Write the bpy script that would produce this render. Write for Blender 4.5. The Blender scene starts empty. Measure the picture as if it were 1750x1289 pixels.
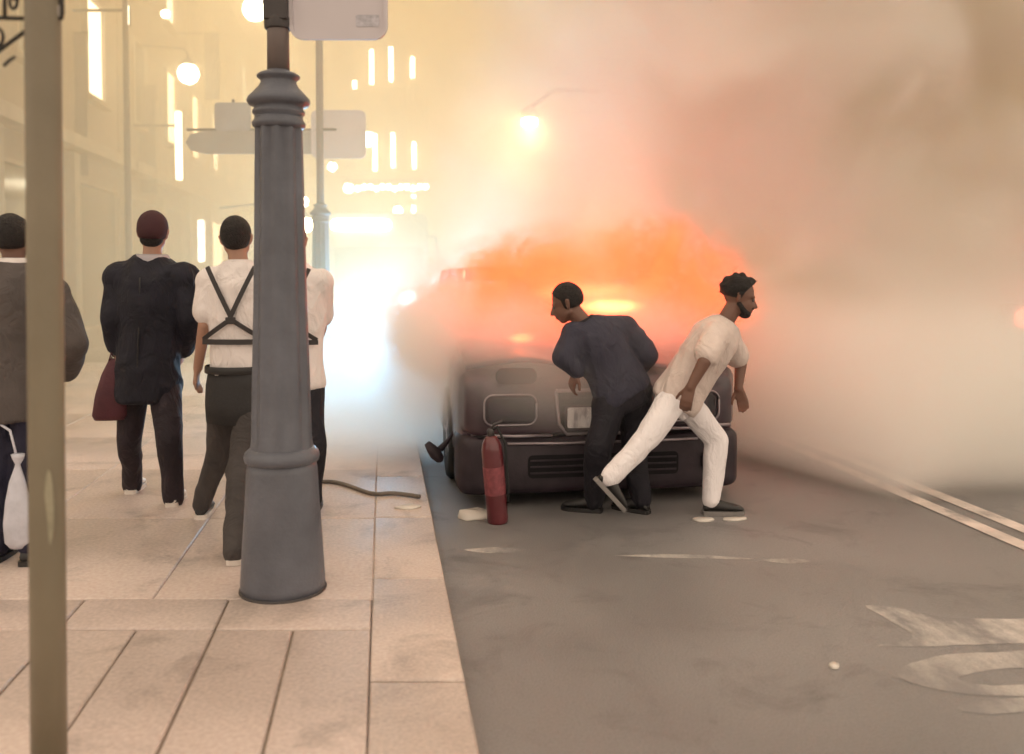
import bpy, bmesh, math, random
from mathutils import Vector, Matrix, noise
random.seed(7)
R = math.radians
scene = bpy.context.scene
C = scene.collection

# ---------------------------------------------------------------- camera
CAM_H, FPX, YAW, PITCH = 1.38, 1500.0, R(8.36), R(2.0)
PX, PY = 875.0, 517.0
cam_d = bpy.data.cameras.new('camera')
cam = bpy.data.objects.new('camera', cam_d); C.objects.link(cam)
cam.location = (0, 0, CAM_H)
cam.rotation_euler = (R(90) - PITCH, 0, -YAW)
cam_d.sensor_width = 36; cam_d.lens = 36 * FPX / 1750
cam_d.shift_y = -(644.5 - PY) / 1750
cam_d.dof.use_dof = True; cam_d.dof.focus_distance = 5.0; cam_d.dof.aperture_fstop = 1.5
cam_d.clip_start = 0.05; cam_d.clip_end = 600
scene.camera = cam

# ---------------------------------------------------------------- world, light, exposure
w = bpy.data.worlds.new('World'); scene.world = w; w.use_nodes = True
nt = w.node_tree; bg = nt.nodes['Background']
WCOL = (0.85, 0.71, 0.56)
bg.inputs[0].default_value = (*WCOL, 1); bg.inputs[1].default_value = 1.0
fill_light_d = bpy.data.lights.new('fill_light', 'SUN'); fill_light = bpy.data.objects.new('fill_light', fill_light_d); C.objects.link(fill_light)
fill_light_d.energy = 1.2; fill_light_d.angle = R(35); fill_light_d.color = (1, .88, .79)  # broad soft light added at night for the glow of lamps and fire
fill_light.rotation_euler = (R(-32), R(18), 0)
scene.view_settings.view_transform = 'Standard'; scene.view_settings.look = 'None'
scene.view_settings.gamma = 1; scene.view_settings.exposure = 0.62
cy = scene.cycles
cy.use_denoising = True; cy.use_adaptive_sampling = True; cy.adaptive_threshold = 0.05; cy.adaptive_min_samples = 24
cy.volume_bounces = 10; cy.max_bounces = 12; cy.diffuse_bounces = 3; cy.glossy_bounces = 3; cy.transparent_max_bounces = 8
cy.volume_step_rate = 1.5; cy.volume_max_steps = 256
cy.sample_clamp_indirect = 4.0

_cp, _sp, _c, _s = math.cos(PITCH), math.sin(PITCH), math.cos(YAW), math.sin(YAW)
FWD = Vector((_s * _cp, _c * _cp, -_sp)); RGT = Vector((_c, -_s, 0)); UPV = RGT.cross(FWD)
CAMP = Vector((0, 0, CAM_H))
def P(px, py, d):
    "point seen at pixel (px, py) of the photo, d metres in front of the lens"
    return CAMP + (FWD + RGT * ((px - PX) / FPX) + UPV * ((PY - py) / FPX)) * d
def G(px, py, z=0.0):
    v = FWD + RGT * ((px - PX) / FPX) + UPV * ((PY - py) / FPX)
    return CAMP + v * ((z - CAM_H) / v.z)
ROAD_Z = -0.10

# ---------------------------------------------------------------- materials
def mat(name, col, rough=0.7, metal=0.0, var=0.15, vscale=4.0, bump=0.0, bscale=60.0, emit=None, es=0.0, spec=0.5, coat=0.0, sub=None, bdepth=.01, bdist=0.0, bstretch=(1, 1, 1)):
    m = bpy.data.materials.new(name); m.use_nodes = True
    n = m.node_tree.nodes; l = m.node_tree.links; b = n['Principled BSDF']
    b.inputs['Roughness'].default_value = rough; b.inputs['Metallic'].default_value = metal
    b.inputs['Specular IOR Level'].default_value = spec; b.inputs['Coat Weight'].default_value = coat
    tc = n.new('ShaderNodeTexCoord')
    if var > 0:
        nz = n.new('ShaderNodeTexNoise'); nz.inputs['Scale'].default_value = vscale; nz.inputs['Detail'].default_value = 6
        l.new(tc.outputs['Object'], nz.inputs['Vector'])
        rp = n.new('ShaderNodeValToRGB')
        rp.color_ramp.elements[0].position = 0.3; rp.color_ramp.elements[1].position = 0.72
        c2 = sub or tuple(min(1, c * (1 + var)) for c in col)
        c1 = tuple(c * (1 - var) for c in col)
        rp.color_ramp.elements[0].color = (*c1, 1); rp.color_ramp.elements[1].color = (*c2, 1)
        l.new(nz.outputs['Fac'], rp.inputs['Fac']); l.new(rp.outputs['Color'], b.inputs['Base Color'])
    else:
        b.inputs['Base Color'].default_value = (*col, 1)
    if bump > 0:
        bz = n.new('ShaderNodeTexNoise'); bz.inputs['Scale'].default_value = bscale; bz.inputs['Detail'].default_value = 4
        bz.inputs['Distortion'].default_value = bdist
        bmap = n.new('ShaderNodeMapping'); bmap.inputs['Scale'].default_value = bstretch; l.new(tc.outputs['Object'], bmap.inputs[0])
        l.new(bmap.outputs[0], bz.inputs['Vector'])
        bp = n.new('ShaderNodeBump'); bp.inputs['Strength'].default_value = bump; bp.inputs['Distance'].default_value = bdepth
        l.new(bz.outputs['Fac'], bp.inputs['Height']); l.new(bp.outputs['Normal'], b.inputs['Normal'])
    if emit:
        b.inputs['Emission Color'].default_value = (*emit, 1); b.inputs['Emission Strength'].default_value = es
    return m

# ---------------------------------------------------------------- object helpers
def tag(o, label=None, cat=None, group=None, kind=None):
    if label: o['label'] = label
    if cat: o['category'] = cat
    if group: o['group'] = group
    if kind: o['kind'] = kind
    return o
def empty(name, loc=(0, 0, 0), rz=0.0, label=None, cat=None, group=None):
    o = bpy.data.objects.new(name, None); C.objects.link(o); o.location = loc; o.rotation_euler = (0, 0, rz)
    o.empty_display_size = .1
    return tag(o, label, cat, group)
class MB:
    def __init__(s): s.v = []; s.f = []
    def add(s, v, f):
        n = len(s.v); s.v += [Vector(p) for p in v]; s.f += [tuple(i + n for i in q) for q in f]; return s
    def box(s, c, d, rz=0.0, M=None, taper=1.0):
        x, y, z = d[0] / 2, d[1] / 2, d[2] / 2
        vs = [(-x, -y, -z), (x, -y, -z), (x, y, -z), (-x, y, -z), (-x * taper, -y * taper, z), (x * taper, -y * taper, z), (x * taper, y * taper, z), (-x * taper, y * taper, z)]
        T = Matrix.Translation(c) @ (M if M is not None else Matrix.Rotation(rz, 4, 'Z'))
        return s.add([T @ Vector(p) for p in vs], [(3, 2, 1, 0), (4, 5, 6, 7), (0, 1, 5, 4), (1, 2, 6, 5), (2, 3, 7, 6), (3, 0, 4, 7)])
    def rings(s, rings, closed=True, caps=True):
        n = len(rings[0]); v = [p for r in rings for p in r]; f = []
        for i in range(len(rings) - 1):
            for j in range(n if closed else n - 1):
                k = (j + 1) % n
                f.append((i * n + j, i * n + k, (i + 1) * n + k, (i + 1) * n + j))
        if caps: f += [tuple(range(n))[::-1], tuple((len(rings) - 1) * n + j for j in range(n))]
        return s.add(v, f)
    def lathe(s, prof, n=32, c=(0, 0, 0), caps=True, flute=0, fdepth=0.0, M=None):
        rs = []
        for it in prof:
            r, z = it[0], it[1]; fl = it[2] if len(it) > 2 else 0
            ring = []
            for j in range(n):
                a = 2 * math.pi * j / n
                q = r * (1 - fl * fdepth * (0.5 + 0.5 * math.cos(a * flute))) if flute else r
                p = Vector((q * math.cos(a), q * math.sin(a), z))
                if M is not None: p = M @ p
                ring.append(p + Vector(c))
            rs.append(ring)
        return s.rings(rs, caps=caps)
    def tube(s, pts, r, n=8, caps=True):
        pts = [Vector(p) for p in pts]; rs = []
        up = Vector((0, 0, 1)); prev = None
        for i, p in enumerate(pts):
            t = (pts[min(i + 1, len(pts) - 1)] - pts[max(i - 1, 0)]).normalized()
            a = prev if prev is not None else (t.cross(up) if abs(t.dot(up)) < .95 else t.cross(Vector((1, 0, 0))))
            a = (a - t * a.dot(t)).normalized(); prev = a; b = t.cross(a)
            rr = r[i] if isinstance(r, (list, tuple)) else r
            rs.append([p + (a * math.cos(2 * math.pi * j / n) + b * math.sin(2 * math.pi * j / n)) * rr for j in range(n)])
        return s.rings(rs, caps=caps)
    def ball(s, c, r, n=16, m=10, sc=(1, 1, 1), M=None):
        rs = []
        for i in range(m + 1):
            th = math.pi * i / m; th = min(max(th, .03), math.pi - .03)
            ring = []
            for j in range(n):
                a = 2 * math.pi * j / n
                p = Vector((r * sc[0] * math.sin(th) * math.cos(a), r * sc[1] * math.sin(th) * math.sin(a), -r * sc[2] * math.cos(th)))
                if M is not None: p = M @ p
                ring.append(p + Vector(c))
            rs.append(ring)
        return s.rings(rs)
    def prism(s, outline, z0, z1, M=None):
        "outline in xy, extruded along z"
        n = len(outline); T = M if M is not None else Matrix.Identity(4)
        v = [T @ Vector((p[0], p[1], z0)) for p in outline] + [T @ Vector((p[0], p[1], z1)) for p in outline]
        return s.add(v, [tuple(range(n))[::-1], tuple(range(n, 2 * n))] + [(j, (j + 1) % n, n + (j + 1) % n, n + j) for j in range(n)])
    def mesh(s, name):
        me = bpy.data.meshes.new(name); me.from_pydata([tuple(p) for p in s.v], [], s.f); me.update()
        bm = bmesh.new(); bm.from_mesh(me); bmesh.ops.recalc_face_normals(bm, faces=bm.faces); bm.to_mesh(me); bm.free()
        return me
    def build(s, name, m, parent=None, smooth=False, bevel=0.0, seg=2, angle=35):
        me = s.mesh(name)
        if m: me.materials.append(m)
        if smooth: me.shade_smooth()
        o = bpy.data.objects.new(name, me); C.objects.link(o)
        if parent: o.parent = parent
        if bevel > 0:
            b = o.modifiers.new('bevel', 'BEVEL'); b.width = bevel; b.segments = seg; b.limit_method = 'ANGLE'; b.angle_limit = R(angle)
        return o
def rrect(w, h, r, n=5, cx=0, cy=0):
    o = []
    for (sx, sy, a0) in ((1, 1, 0), (-1, 1, 90), (-1, -1, 180), (1, -1, 270)):
        for i in range(n + 1):
            a = R(a0 + 90 * i / n)
            o.append((cx + sx * (w / 2 - r) + r * math.cos(a), cy + sy * (h / 2 - r) + r * math.sin(a)))
    return o
def copy_tree(o, parent=None):
    c = o.copy(); C.objects.link(c)
    if parent: c.parent = parent
    for ch in list(o.children): copy_tree(ch, c)
    return c
XZ = Matrix.Rotation(R(90), 4, 'X')      # maps outline xy -> xz, extrusion along -y
# ---------------------------------------------------------------- ground, road, pavement
def wet_mat(name, base, rough_lo, rough_hi, scale, bump, bscale, spots=None):
    m = bpy.data.materials.new(name); m.use_nodes = True
    n = m.node_tree.nodes; l = m.node_tree.links; b = n['Principled BSDF']; tc = n.new('ShaderNodeTexCoord')
    nz = n.new('ShaderNodeTexNoise'); nz.inputs['Scale'].default_value = scale; nz.inputs['Detail'].default_value = 5; l.new(tc.outputs['Object'], nz.inputs['Vector'])
    fz = n.new('ShaderNodeTexNoise'); fz.inputs['Scale'].default_value = bscale; fz.inputs['Detail'].default_value = 3; l.new(tc.outputs['Object'], fz.inputs['Vector'])
    rp = n.new('ShaderNodeValToRGB'); rp.color_ramp.elements[0].position = .32; rp.color_ramp.elements[1].position = .7
    rp.color_ramp.elements[0].color = (*[c * .78 for c in base], 1); rp.color_ramp.elements[1].color = (*[c * 1.2 for c in base], 1)
    l.new(nz.outputs['Fac'], rp.inputs['Fac'])
    dz = n.new('ShaderNodeTexNoise'); dz.inputs['Scale'].default_value = 2.6; dz.inputs['Detail'].default_value = 7; dz.inputs['Roughness'].default_value = .65; dz.inputs['Distortion'].default_value = .6
    g2 = n.new('ShaderNodeNewGeometry'); l.new(g2.outputs['Position'], dz.inputs['Vector'])
    dr = n.new('ShaderNodeMapRange'); dr.inputs['From Min'].default_value = .52; dr.inputs['From Max'].default_value = .72; dr.inputs['To Min'].default_value = 1.0; dr.inputs['To Max'].default_value = .62
    l.new(dz.outputs['Fac'], dr.inputs['Value'])
    dm = n.new('ShaderNodeMixRGB'); dm.blend_type = 'MULTIPLY'; dm.inputs['Fac'].default_value = 1; l.new(rp.outputs['Color'], dm.inputs[1]); l.new(dr.outputs[0], dm.inputs[2])
    mx = n.new('ShaderNodeMixRGB'); mx.blend_type = 'OVERLAY'; mx.inputs['Fac'].default_value = .35
    l.new(dm.outputs[0], mx.inputs[1]); l.new(fz.outputs['Fac'], mx.inputs[2]); l.new(mx.outputs[0], b.inputs['Base Color'])
    mr = n.new('ShaderNodeMapRange'); mr.inputs['From Min'].default_value = .35; mr.inputs['From Max'].default_value = .65
    mr.inputs['To Min'].default_value = rough_lo; mr.inputs['To Max'].default_value = rough_hi
    l.new(nz.outputs['Fac'], mr.inputs['Value']); l.new(mr.outputs[0], b.inputs['Roughness'])
    bp = n.new('ShaderNodeBump'); bp.inputs['Strength'].default_value = bump; bp.inputs['Distance'].default_value = .006
    l.new(fz.outputs['Fac'], bp.inputs['Height']); l.new(bp.outputs['Normal'], b.inputs['Normal'])
    return m
m_asph = wet_mat('asphalt', (.235, .220, .217), .34, .55, .7, .5, 110)
m_slab = wet_mat('paving_stone', (.52, .425, .385), .42, .62, .9, .16, 60)
m_slab2 = wet_mat('paving_stone_pale', (.55, .45, .405), .42, .62, .8, .16, 55)
m_joint = mat('joint_sand', (.24, .19, .15), .9, var=.3, vscale=9)
m_kerb = wet_mat('kerb_granite', (.54, .44, .39), .4, .6, 1.1, .3, 70)
m_paint = mat('road_paint', (.62, .54, .49), .6, var=.25, vscale=5, bump=.3, bscale=80)
m_worn = wet_mat('worn_paint', (.50, .46, .43), .5, .7, 1.3, .4, 110)
def wear(m, under, scale, lo, hi):
    "paint rubbed through to the asphalt in patches"
    n = m.node_tree.nodes; l = m.node_tree.links; b = n['Principled BSDF']; src = b.inputs['Base Color'].links[0].from_socket
    g2 = n.new('ShaderNodeNewGeometry'); z = n.new('ShaderNodeTexNoise'); z.inputs['Scale'].default_value = scale; z.inputs['Detail'].default_value = 8; z.inputs['Roughness'].default_value = .7
    mp = n.new('ShaderNodeMapping'); mp.inputs['Scale'].default_value = (1, .45, 1); l.new(g2.outputs['Position'], mp.inputs[0]); l.new(mp.outputs[0], z.inputs['Vector'])
    mr = n.new('ShaderNodeMapRange'); mr.inputs['From Min'].default_value = lo; mr.inputs['From Max'].default_value = hi; l.new(z.outputs['Fac'], mr.inputs['Value'])
    mx = n.new('ShaderNodeMixRGB'); l.new(mr.outputs[0], mx.inputs['Fac']); mx.inputs[1].default_value = (*under, 1); l.new(src, mx.inputs[2]); l.new(mx.outputs[0], b.inputs['Base Color'])
wear(m_worn, (.235, .220, .217), 5, .40, .62); wear(m_paint, (.235, .220, .217), 7, .30, .48)

g = MB().box((0, 100, ROAD_Z - .55), (500, 500, .9)).build('ground', mat('dark_earth', (.09, .08, .07), .9)); tag(g, kind='structure')
road = MB().box((20.265, 60, ROAD_Z - .045), (40, 220, .09)).build('road', m_asph); tag(road, kind='structure')
pave = MB().box((-4.90, 60, -.052), (9.69, 140, .082)).build('pavement', m_joint); tag(pave, kind='structure')
# kerb stones
kerb = MB().box((.11, 60, -.115), (.318, 140, .205)).build('kerb', m_joint); tag(kerb, kind='structure')
SK = math.tan(YAW)                                   # the slab courses run square to the view, not to the kerb
def slab_mesh(wd, ln, t=.06, gap=.006, skew=True, jit=0.0):
    a, b_ = wd / 2 - gap / 2, ln / 2 - gap / 2; e = .006
    k = -SK if skew else 0
    o = []
    for z, i in ((-t, 0), (-e, 0), (0, e)):
        o.append([Vector((x, y + x * k, z)) for x, y in ((-a + i, -b_ + i), (a - i, -b_ + i), (a - i, b_ - i), (-a + i, b_ - i))])
    mb = MB(); mb.rings(o); return mb.mesh('slab')
def place(me, m, x, y, z, name, parent, mesh_cache={}):
    o = bpy.data.objects.new(name, me); C.objects.link(o); o.location = (x, y, z); o.parent = parent
    return o
kme = slab_mesh(.325, .995, .11, .008, True)
kme.materials.append(m_kerb)
for i in range(26): place(kme, None, .108, 1.45 + i * 1.0 - .11 * SK, random.uniform(-.002, .002), 'kerb_stone', kerb)
# slabs: long narrow ones near, one shallow course, large ones beyond
rows = [(1.3, 2.1, .30), (2.1, 3.38, .30), (3.38, 3.70, .60)]
y = 3.70
while y < 22: rows.append((y, y + 1.22, .92)); y += 1.22
cache = {}
for ri, (y0, y1, wd) in enumerate(rows):
    key = (round(y1 - y0, 2), wd)
    if key not in cache:
        cache[key] = []
        for mm in (m_slab, m_slab2):
            me = slab_mesh(wd, y1 - y0, .05, .009 if ri < 3 else .0022); me.materials.append(mm); cache[key].append(me)
    x = -.05 - wd / 2; k = 0
    lim = -4.9 if ri > 2 else -3.2
    if ri > 10: lim = -3.0
    while x > lim:
        place(cache[key][random.random() < .4], None, x, (y0 + y1) / 2 - x * SK, random.uniform(-.0015, .002), 'paving_slab', pave); x -= wd; k += 1
far = MB().box((-4.9, 60 , -.035), (9.69, 139, .04)); # far slabs beyond the built ones
fp = MB().box((-4.87, 46.5, -.028), (9.6, 48, .05)).build('far_paving', m_slab, pave)
# worn lane lines: two parallel stripes of the centre line
for x0 in (3.36, 3.58):
    mb = MB(); rs = []
    for i in range(60):
        yy = 2 + i * .5
        rs.append([Vector((x0 + .006 * noise.noise(Vector((yy * 2, 0, x0))), yy, ROAD_Z + .004)), Vector((x0 + .11 + .008 * noise.noise(Vector((yy * 2, 5, x0))), yy, ROAD_Z + .004))])
    mb.rings(rs, closed=False, caps=False); o = mb.build('centre_line_marking', m_paint, road)
def blob(px_pts, name, m, z=.0012):
    pts = [G(px, py, ROAD_Z) for px, py in px_pts]; c = sum(pts, Vector()) / len(pts)
    n = len(pts); out = []
    for i in range(n):                               # smoothed outline
        a, b_, c2, d_ = pts[i - 1], pts[i], pts[(i + 1) % n], pts[(i + 2) % n]
        for t in (0, .25, .5, .75):
            out.append(.5 * ((2 * b_) + (c2 - a) * t + (2 * a - 5 * b_ + 4 * c2 - d_) * t * t + (3 * b_ - a - 3 * c2 + d_) * t ** 3))
    out = [Vector((p.x + .012 * noise.noise(p * 9), p.y + .012 * noise.noise(p * 9 + Vector((4, 4, 4))), ROAD_Z + z)) for p in out]
    bm = bmesh.new(); vs = [bm.verts.new(p) for p in out]; f_ = bm.faces.new(vs); bmesh.ops.triangulate(bm, faces=[f_])
    me = bpy.data.meshes.new(name); bm.to_mesh(me); bm.free(); me.materials.append(m)
    if me.polygons[0].normal.z < 0: me.flip_normals()
    o = bpy.data.objects.new(name, me); C.objects.link(o); o.parent = road; return o
blob([(1478, 1036), (1540, 1040), (1620, 1056), (1760, 1058), (1900, 1062), (1900, 1098), (1740, 1100), (1610, 1104), (1500, 1106), (1560, 1090), (1520, 1060)], 'worn_marking', m_worn)
blob([(1532, 1148), (1600, 1122), (1700, 1115), (1900, 1112), (1900, 1140), (1720, 1142), (1640, 1160), (1700, 1172), (1900, 1164), (1900, 1184), (1690, 1190), (1580, 1174)], 'worn_marking', m_worn)
blob([(1640, 1208), (1750, 1192), (1900, 1188), (1900, 1206), (1760, 1214), (1680, 1222)], 'worn_marking', m_worn)
blob([(1300, 958), (1345, 955), (1388, 959), (1350, 964)], 'worn_marking', m_worn)
blob([(1040, 950), (1180, 948), (1290, 956), (1180, 955)], 'worn_marking', m_worn)
blob([(795, 940), (840, 936), (895, 941), (850, 947)], 'worn_marking', m_worn)
m_scrap = mat('pale_scrap', (.68, .62, .56), .7, var=.15, bump=.4, bscale=30)
def scrap(px, py, w_, h_, label, seed, z=ROAD_Z, hmul=.006):
    c = G(px, py, z); random.seed(seed); mb = MB()
    n = 9; ring = [Vector((w_ * (.5 + .25 * random.random()) * math.cos(2 * math.pi * i / n), h_ * (.5 + .3 * random.random()) * math.sin(2 * math.pi * i / n), .004 + .006 * random.random())) for i in range(n)]
    ring2 = [Vector((p.x * .9, p.y * .9, p.z + .003 + hmul * random.random())) for p in ring]
    mb.rings([[Vector((p.x, p.y, 0.001)) for p in ring], ring, ring2]); o = mb.build('debris', m_scrap, None, True, 0); o.location = c
    tag(o, label, 'debris', 'scraps lying on the road'); return o
scrap(1204, 890, .11, .06, 'pale flat scrap on the road just under the running man', 3)
scrap(1255, 889, .12, .04, 'thin pale scrap on the road to the right of the running man', 5)
scrap(812, 884, .20, .12, 'crumpled pale scrap on the road beside the red fire extinguisher', 8, hmul=.05)
scrap(1425, 1141, .035, .03, 'tiny pale chip standing in for a spark alone on the open asphalt', 11)  # pale chip added in place of a lone spark of light
scrap(698, 868, .12, .06, 'pale scrap on the kerb left of the burning car', 12, 0.0)

# ---------------------------------------------------------------- lamp posts with fluted pedestals
m_iron = mat('grey_cast_iron', (.115, .120, .145), .42, var=.22, vscale=5, bump=.3, bscale=45, metal=0)
m_iron_w = mat('warm_grey_paint', (.17, .135, .125), .5, var=.12, vscale=3, bump=.15, bscale=60)
m_signback = mat('sign_back', (.60, .55, .57), .5, var=.05, vscale=2, metal=0)
m_steel = mat('dark_clamp', (.05, .042, .042), .5)
BP = G(484, 1006, 0.0); DP = 3.9
def zat(py): return P(475, py, (BP - CAMP).dot(FWD)).z
def lamp_post(loc, label):
    root = empty('lamp_post', loc, 0, label, 'lamp post', 'cast iron lamp posts along the kerb')
    k = (BP - CAMP).dot(FWD) / FPX                  # metres per pixel at the near post
    z = zat
    W = lambda px: px * k / 2
    FL = 10
    base = MB().lathe([(W(140), 0), (W(141), z(990)), (W(134), z(930)), (W(124), z(860), .2), (W(118), z(800)), (W(112), z(782))], 80, flute=FL, fdepth=.0)
    base.build('base', m_iron, root, True)
    MB().lathe([(W(146), .001), (W(146), .006), (W(139), .010)], 64).build('base_joint', m_steel, root, True)
    ring = MB().lathe([(W(104), z(790)), (W(122), z(785)), (W(126), z(778)), (W(122), z(770)), (W(106), z(762))], 64)
    ring.build('base_ring', m_iron, root, True)
    sh = MB().lathe([(W(106), z(782), 0), (W(104), z(760), 0), (W(102), z(745), 1), (W(97), z(640), 1), (W(90), z(520), 1), (W(85), z(400), 1), (W(82), z(300), 1), (W(79), z(225), 1), (W(79), z(218), 0), (W(79), z(205), 0)], 120, flute=FL, fdepth=.10)
    sh.build('shaft', m_iron, root, True)
    col_ = MB().lathe([(W(76), z(226)), (W(86), z(222)), (W(88), z(216)), (W(80), z(210)), (W(78), z(204)), (W(86), z(200)), (W(86), z(196)), (W(80), z(192)), (W(82), z(188)), (W(98), z(186)), (W(104), z(180)), (W(100), z(174)), (W(88), z(168)), (W(66), z(156)),
                        (W(58), z(148)), (W(60), z(144)), (W(70), z(140)), (W(71), z(137)), (W(60), z(133)), (W(40), z(130)), (W(38), z(128))], 72)
    col_.build('capital', m_iron, root, True)
    up = MB().lathe([(W(37), z(134)), (W(36), z(60)), (W(35), 4.2), (.035, 4.6), (.03, 6.4)], 32); up.build('upper_pole', m_iron_w, root, True)
    return root
lp1 = lamp_post(BP, 'large grey fluted lamp post in front of the two people with back straps')
# fixed at the top: lantern high above the frame
def lantern(loc, label, r=.19, e=14.0, col=(1, .88, .62), grp='glowing street lanterns'):
    root = empty('street_lantern', loc, 0, label, 'lantern', grp)
    gm = bpy.data.materials.get('lamp_glow_%d' % int(e)) or mat('lamp_glow_%d' % int(e), (.9, .85, .7), .4, var=0, emit=col, es=e)
    MB().ball((0, 0, 0), r, 18, 12, (1, 1, 1)).build('globe', gm, root, True)
    MB().lathe([(r * .55, r * .8), (r * .7, r * .9), (r * .5, r * 1.25), (.02, r * 1.6), (.015, r * 1.9)], 16).build('cap', m_steel, root, True)
    return root
# sign plate clamped to the near post, seen from the back
def sign_back(parent_loc, w_, h_, cx, cz, label, faint=True, r=.05, name='road_sign', post_r=.05, mb_side=1):
    root = empty(name, parent_loc, -YAW, label, 'road sign', None)
    MB().prism(rrect(w_, h_, r, 6, cx, cz), .0, .006, XZ).build('plate', m_signback, root, bevel=.002)
    o2 = rrect(w_, h_, r, 6, cx, cz); i2 = rrect(w_ - .03, h_ - .03, r - .012, 6, cx, cz); n = len(o2); v = []
    for yy in (0.0, -.014):
        v += [Vector((p[0], yy - .006, p[1])) for p in o2] + [Vector((p[0], yy - .006, p[1])) for p in i2]
    fr = MB(); f = []
    for j in range(n):
        k_ = (j + 1) % n
        f += [(j, k_, 2 * n + k_, 2 * n + j), (n + k_, n + j, 3 * n + j, 3 * n + k_), (2 * n + j, 2 * n + k_, 3 * n + k_, 3 * n + j)]
    fr.add(v, f); fr.build('rim', m_signback, root)
    MB().box((cx * .35, -.012, cz + h_ * .1), (abs(cx) * 1.1, .02, .03)).build('bracket', m_steel, root, bevel=.002)
    return root
kk = (BP - CAMP).dot(FWD) / FPX
zc0, zc1 = zat(78), zat(-170)
s1 = sign_back((BP.x, BP.y + .0, 0), 164 * kk, zc1 - zc0, (580 - 478) * kk, (zc0 + zc1) / 2, 'pale rounded sign plate clamped to the near lamp post, seen from behind', r=.06)
st = MB(); st.prism(rrect(.10, .05, .008, 3, (628 - 478) * kk, zat(46)), .007, .0078, XZ); st.build('sticker', mat('sticker', (.48, .46, .50), .6, var=.2, vscale=60), s1)
cl = MB().box((.0, -.0, zat(22)), (.10, .11, .13)); cl.lathe([(.056, zat(60)), (.058, zat(52)), (.058, zat(45)), (.056, zat(40))], 24); cl.build('clamp', m_steel, s1, bevel=.004)
# second post of the same kind further along the kerb, with two plates and an arrow board
B2 = Vector((P(548, 400, 11.0).x, P(548, 400, 11.0).y, 0))
lp2 = copy_tree(lp1); lp2.location = B2; lp2['label'] = 'second fluted lamp post, faint in the smoke behind the near one'
k2_ = 11.0 / FPX
z2 = lambda py: P(548, py, 11.0).z
sign_back((B2.x, B2.y, 0), 62 * k2_ * 1.5, z2(190) - z2(272), 32 * k2_, (z2(190) + z2(272)) / 2, 'pale rounded sign plate in the smoke on the second lamp post', r=.08)
ar = empty('direction_sign', (B2.x, B2.y, 0), -YAW, 'long arrow-shaped direction board in the smoke left of the second lamp post', 'direction sign')
zz = (z2(225) + z2(264)) / 2; hh = (z2(225) - z2(264)) / 2; L0, L1 = (320 - 548) * k2_, -14 * k2_
MB().prism([(L1, zz - hh), (L1, zz + hh), (L0 + .25, zz + hh), (L0 + .06, zz + hh * .7), (L0, zz), (L0 + .06, zz - hh * .7), (L0 + .25, zz - hh)], -.02, .02, XZ).build('board', mat('arrow_board', (.28, .27, .27), .6), ar, bevel=.004)
MB().box(((L0 + L1) / 2, .03, zz + hh + .02), (L1 - L0, .02, .03)).build('rail', m_steel, ar)
b3 = empty('small_sign', (B2.x, B2.y, 0), -YAW, 'square blue-grey sign standing above the arrow board', 'sign')
MB().prism(rrect(62 * k2_, 48 * k2_, .05, 4, (400 - 548) * k2_, z2(201)), -.01, .01, XZ).build('plate', mat('sq_board', (.30, .31, .36), .6), b3, bevel=.003)
MB().box(((400 - 548) * k2_, .03, z2(201)), (.03, .03, 60 * k2_)).build('stay', m_steel, b3)

# ---------------------------------------------------------------- olive post at the far left with iron scrollwork
m_olive = mat('olive_paint', (.215, .180, .125), .45, var=.14, vscale=2.2, bump=.25, bscale=30)
m_olive.node_tree.nodes['Principled BSDF'].inputs['Specular IOR Level'].default_value = .4
m_black = mat('black_iron', (.02, .015, .012), .5)
dq = 2.30; tp = P(73, 0, dq); bt = P(84, 1289, dq)
post = empty('metal_post', (0, 0, 0), 0, 'thick olive metal post standing close at the left edge', 'post')
ax = (tp - bt).normalized(); hb_ = bt - ax * (bt.z / ax.z); post.location = hb_
hwp = 28.5 * dq / FPX
mp = MB(); R3 = Matrix.Rotation(-YAW, 3, 'Z'); rs = []
for t in (0, .6, 1.2, 1.8, 2.4, 3.0, 3.6):
    c = ax * t; rs.append([c + R3 @ Vector((hwp * math.cos(2 * math.pi * q / 40), hwp * math.sin(2 * math.pi * q / 40), 0)) for q in range(40)])
mp.rings(rs); po = mp.build('shaft', m_olive, post, True)
fb = MB().box((0, 0, .01), (.2, .2, .02), -YAW).build('foot_plate', m_olive, post, bevel=.004)
# wear marks: chipped lighter primer
for (px, py, w_, h_) in ((66, 730, .010, .075), (84, 860, .012, .10)):
    pc_ = P(px, py, dq); tc_ = CAMP - pc_; tc_.z = 0; p_ = pc_ + tc_.normalized() * (hwp + .0012); mb = MB(); n = 12
    mb.add([p_ - Vector(post.location) + R3 @ Vector((w_ * math.cos(2 * math.pi * i / n) * (1 + .25 * noise.noise(Vector((i, px, 0)))), 0, h_ * math.sin(2 * math.pi * i / n))) for i in range(n)], [tuple(range(n))])
    mb.build('chipped_paint', mat('chip', (.33, .30, .21), .6, var=.2, vscale=20), post)
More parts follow.
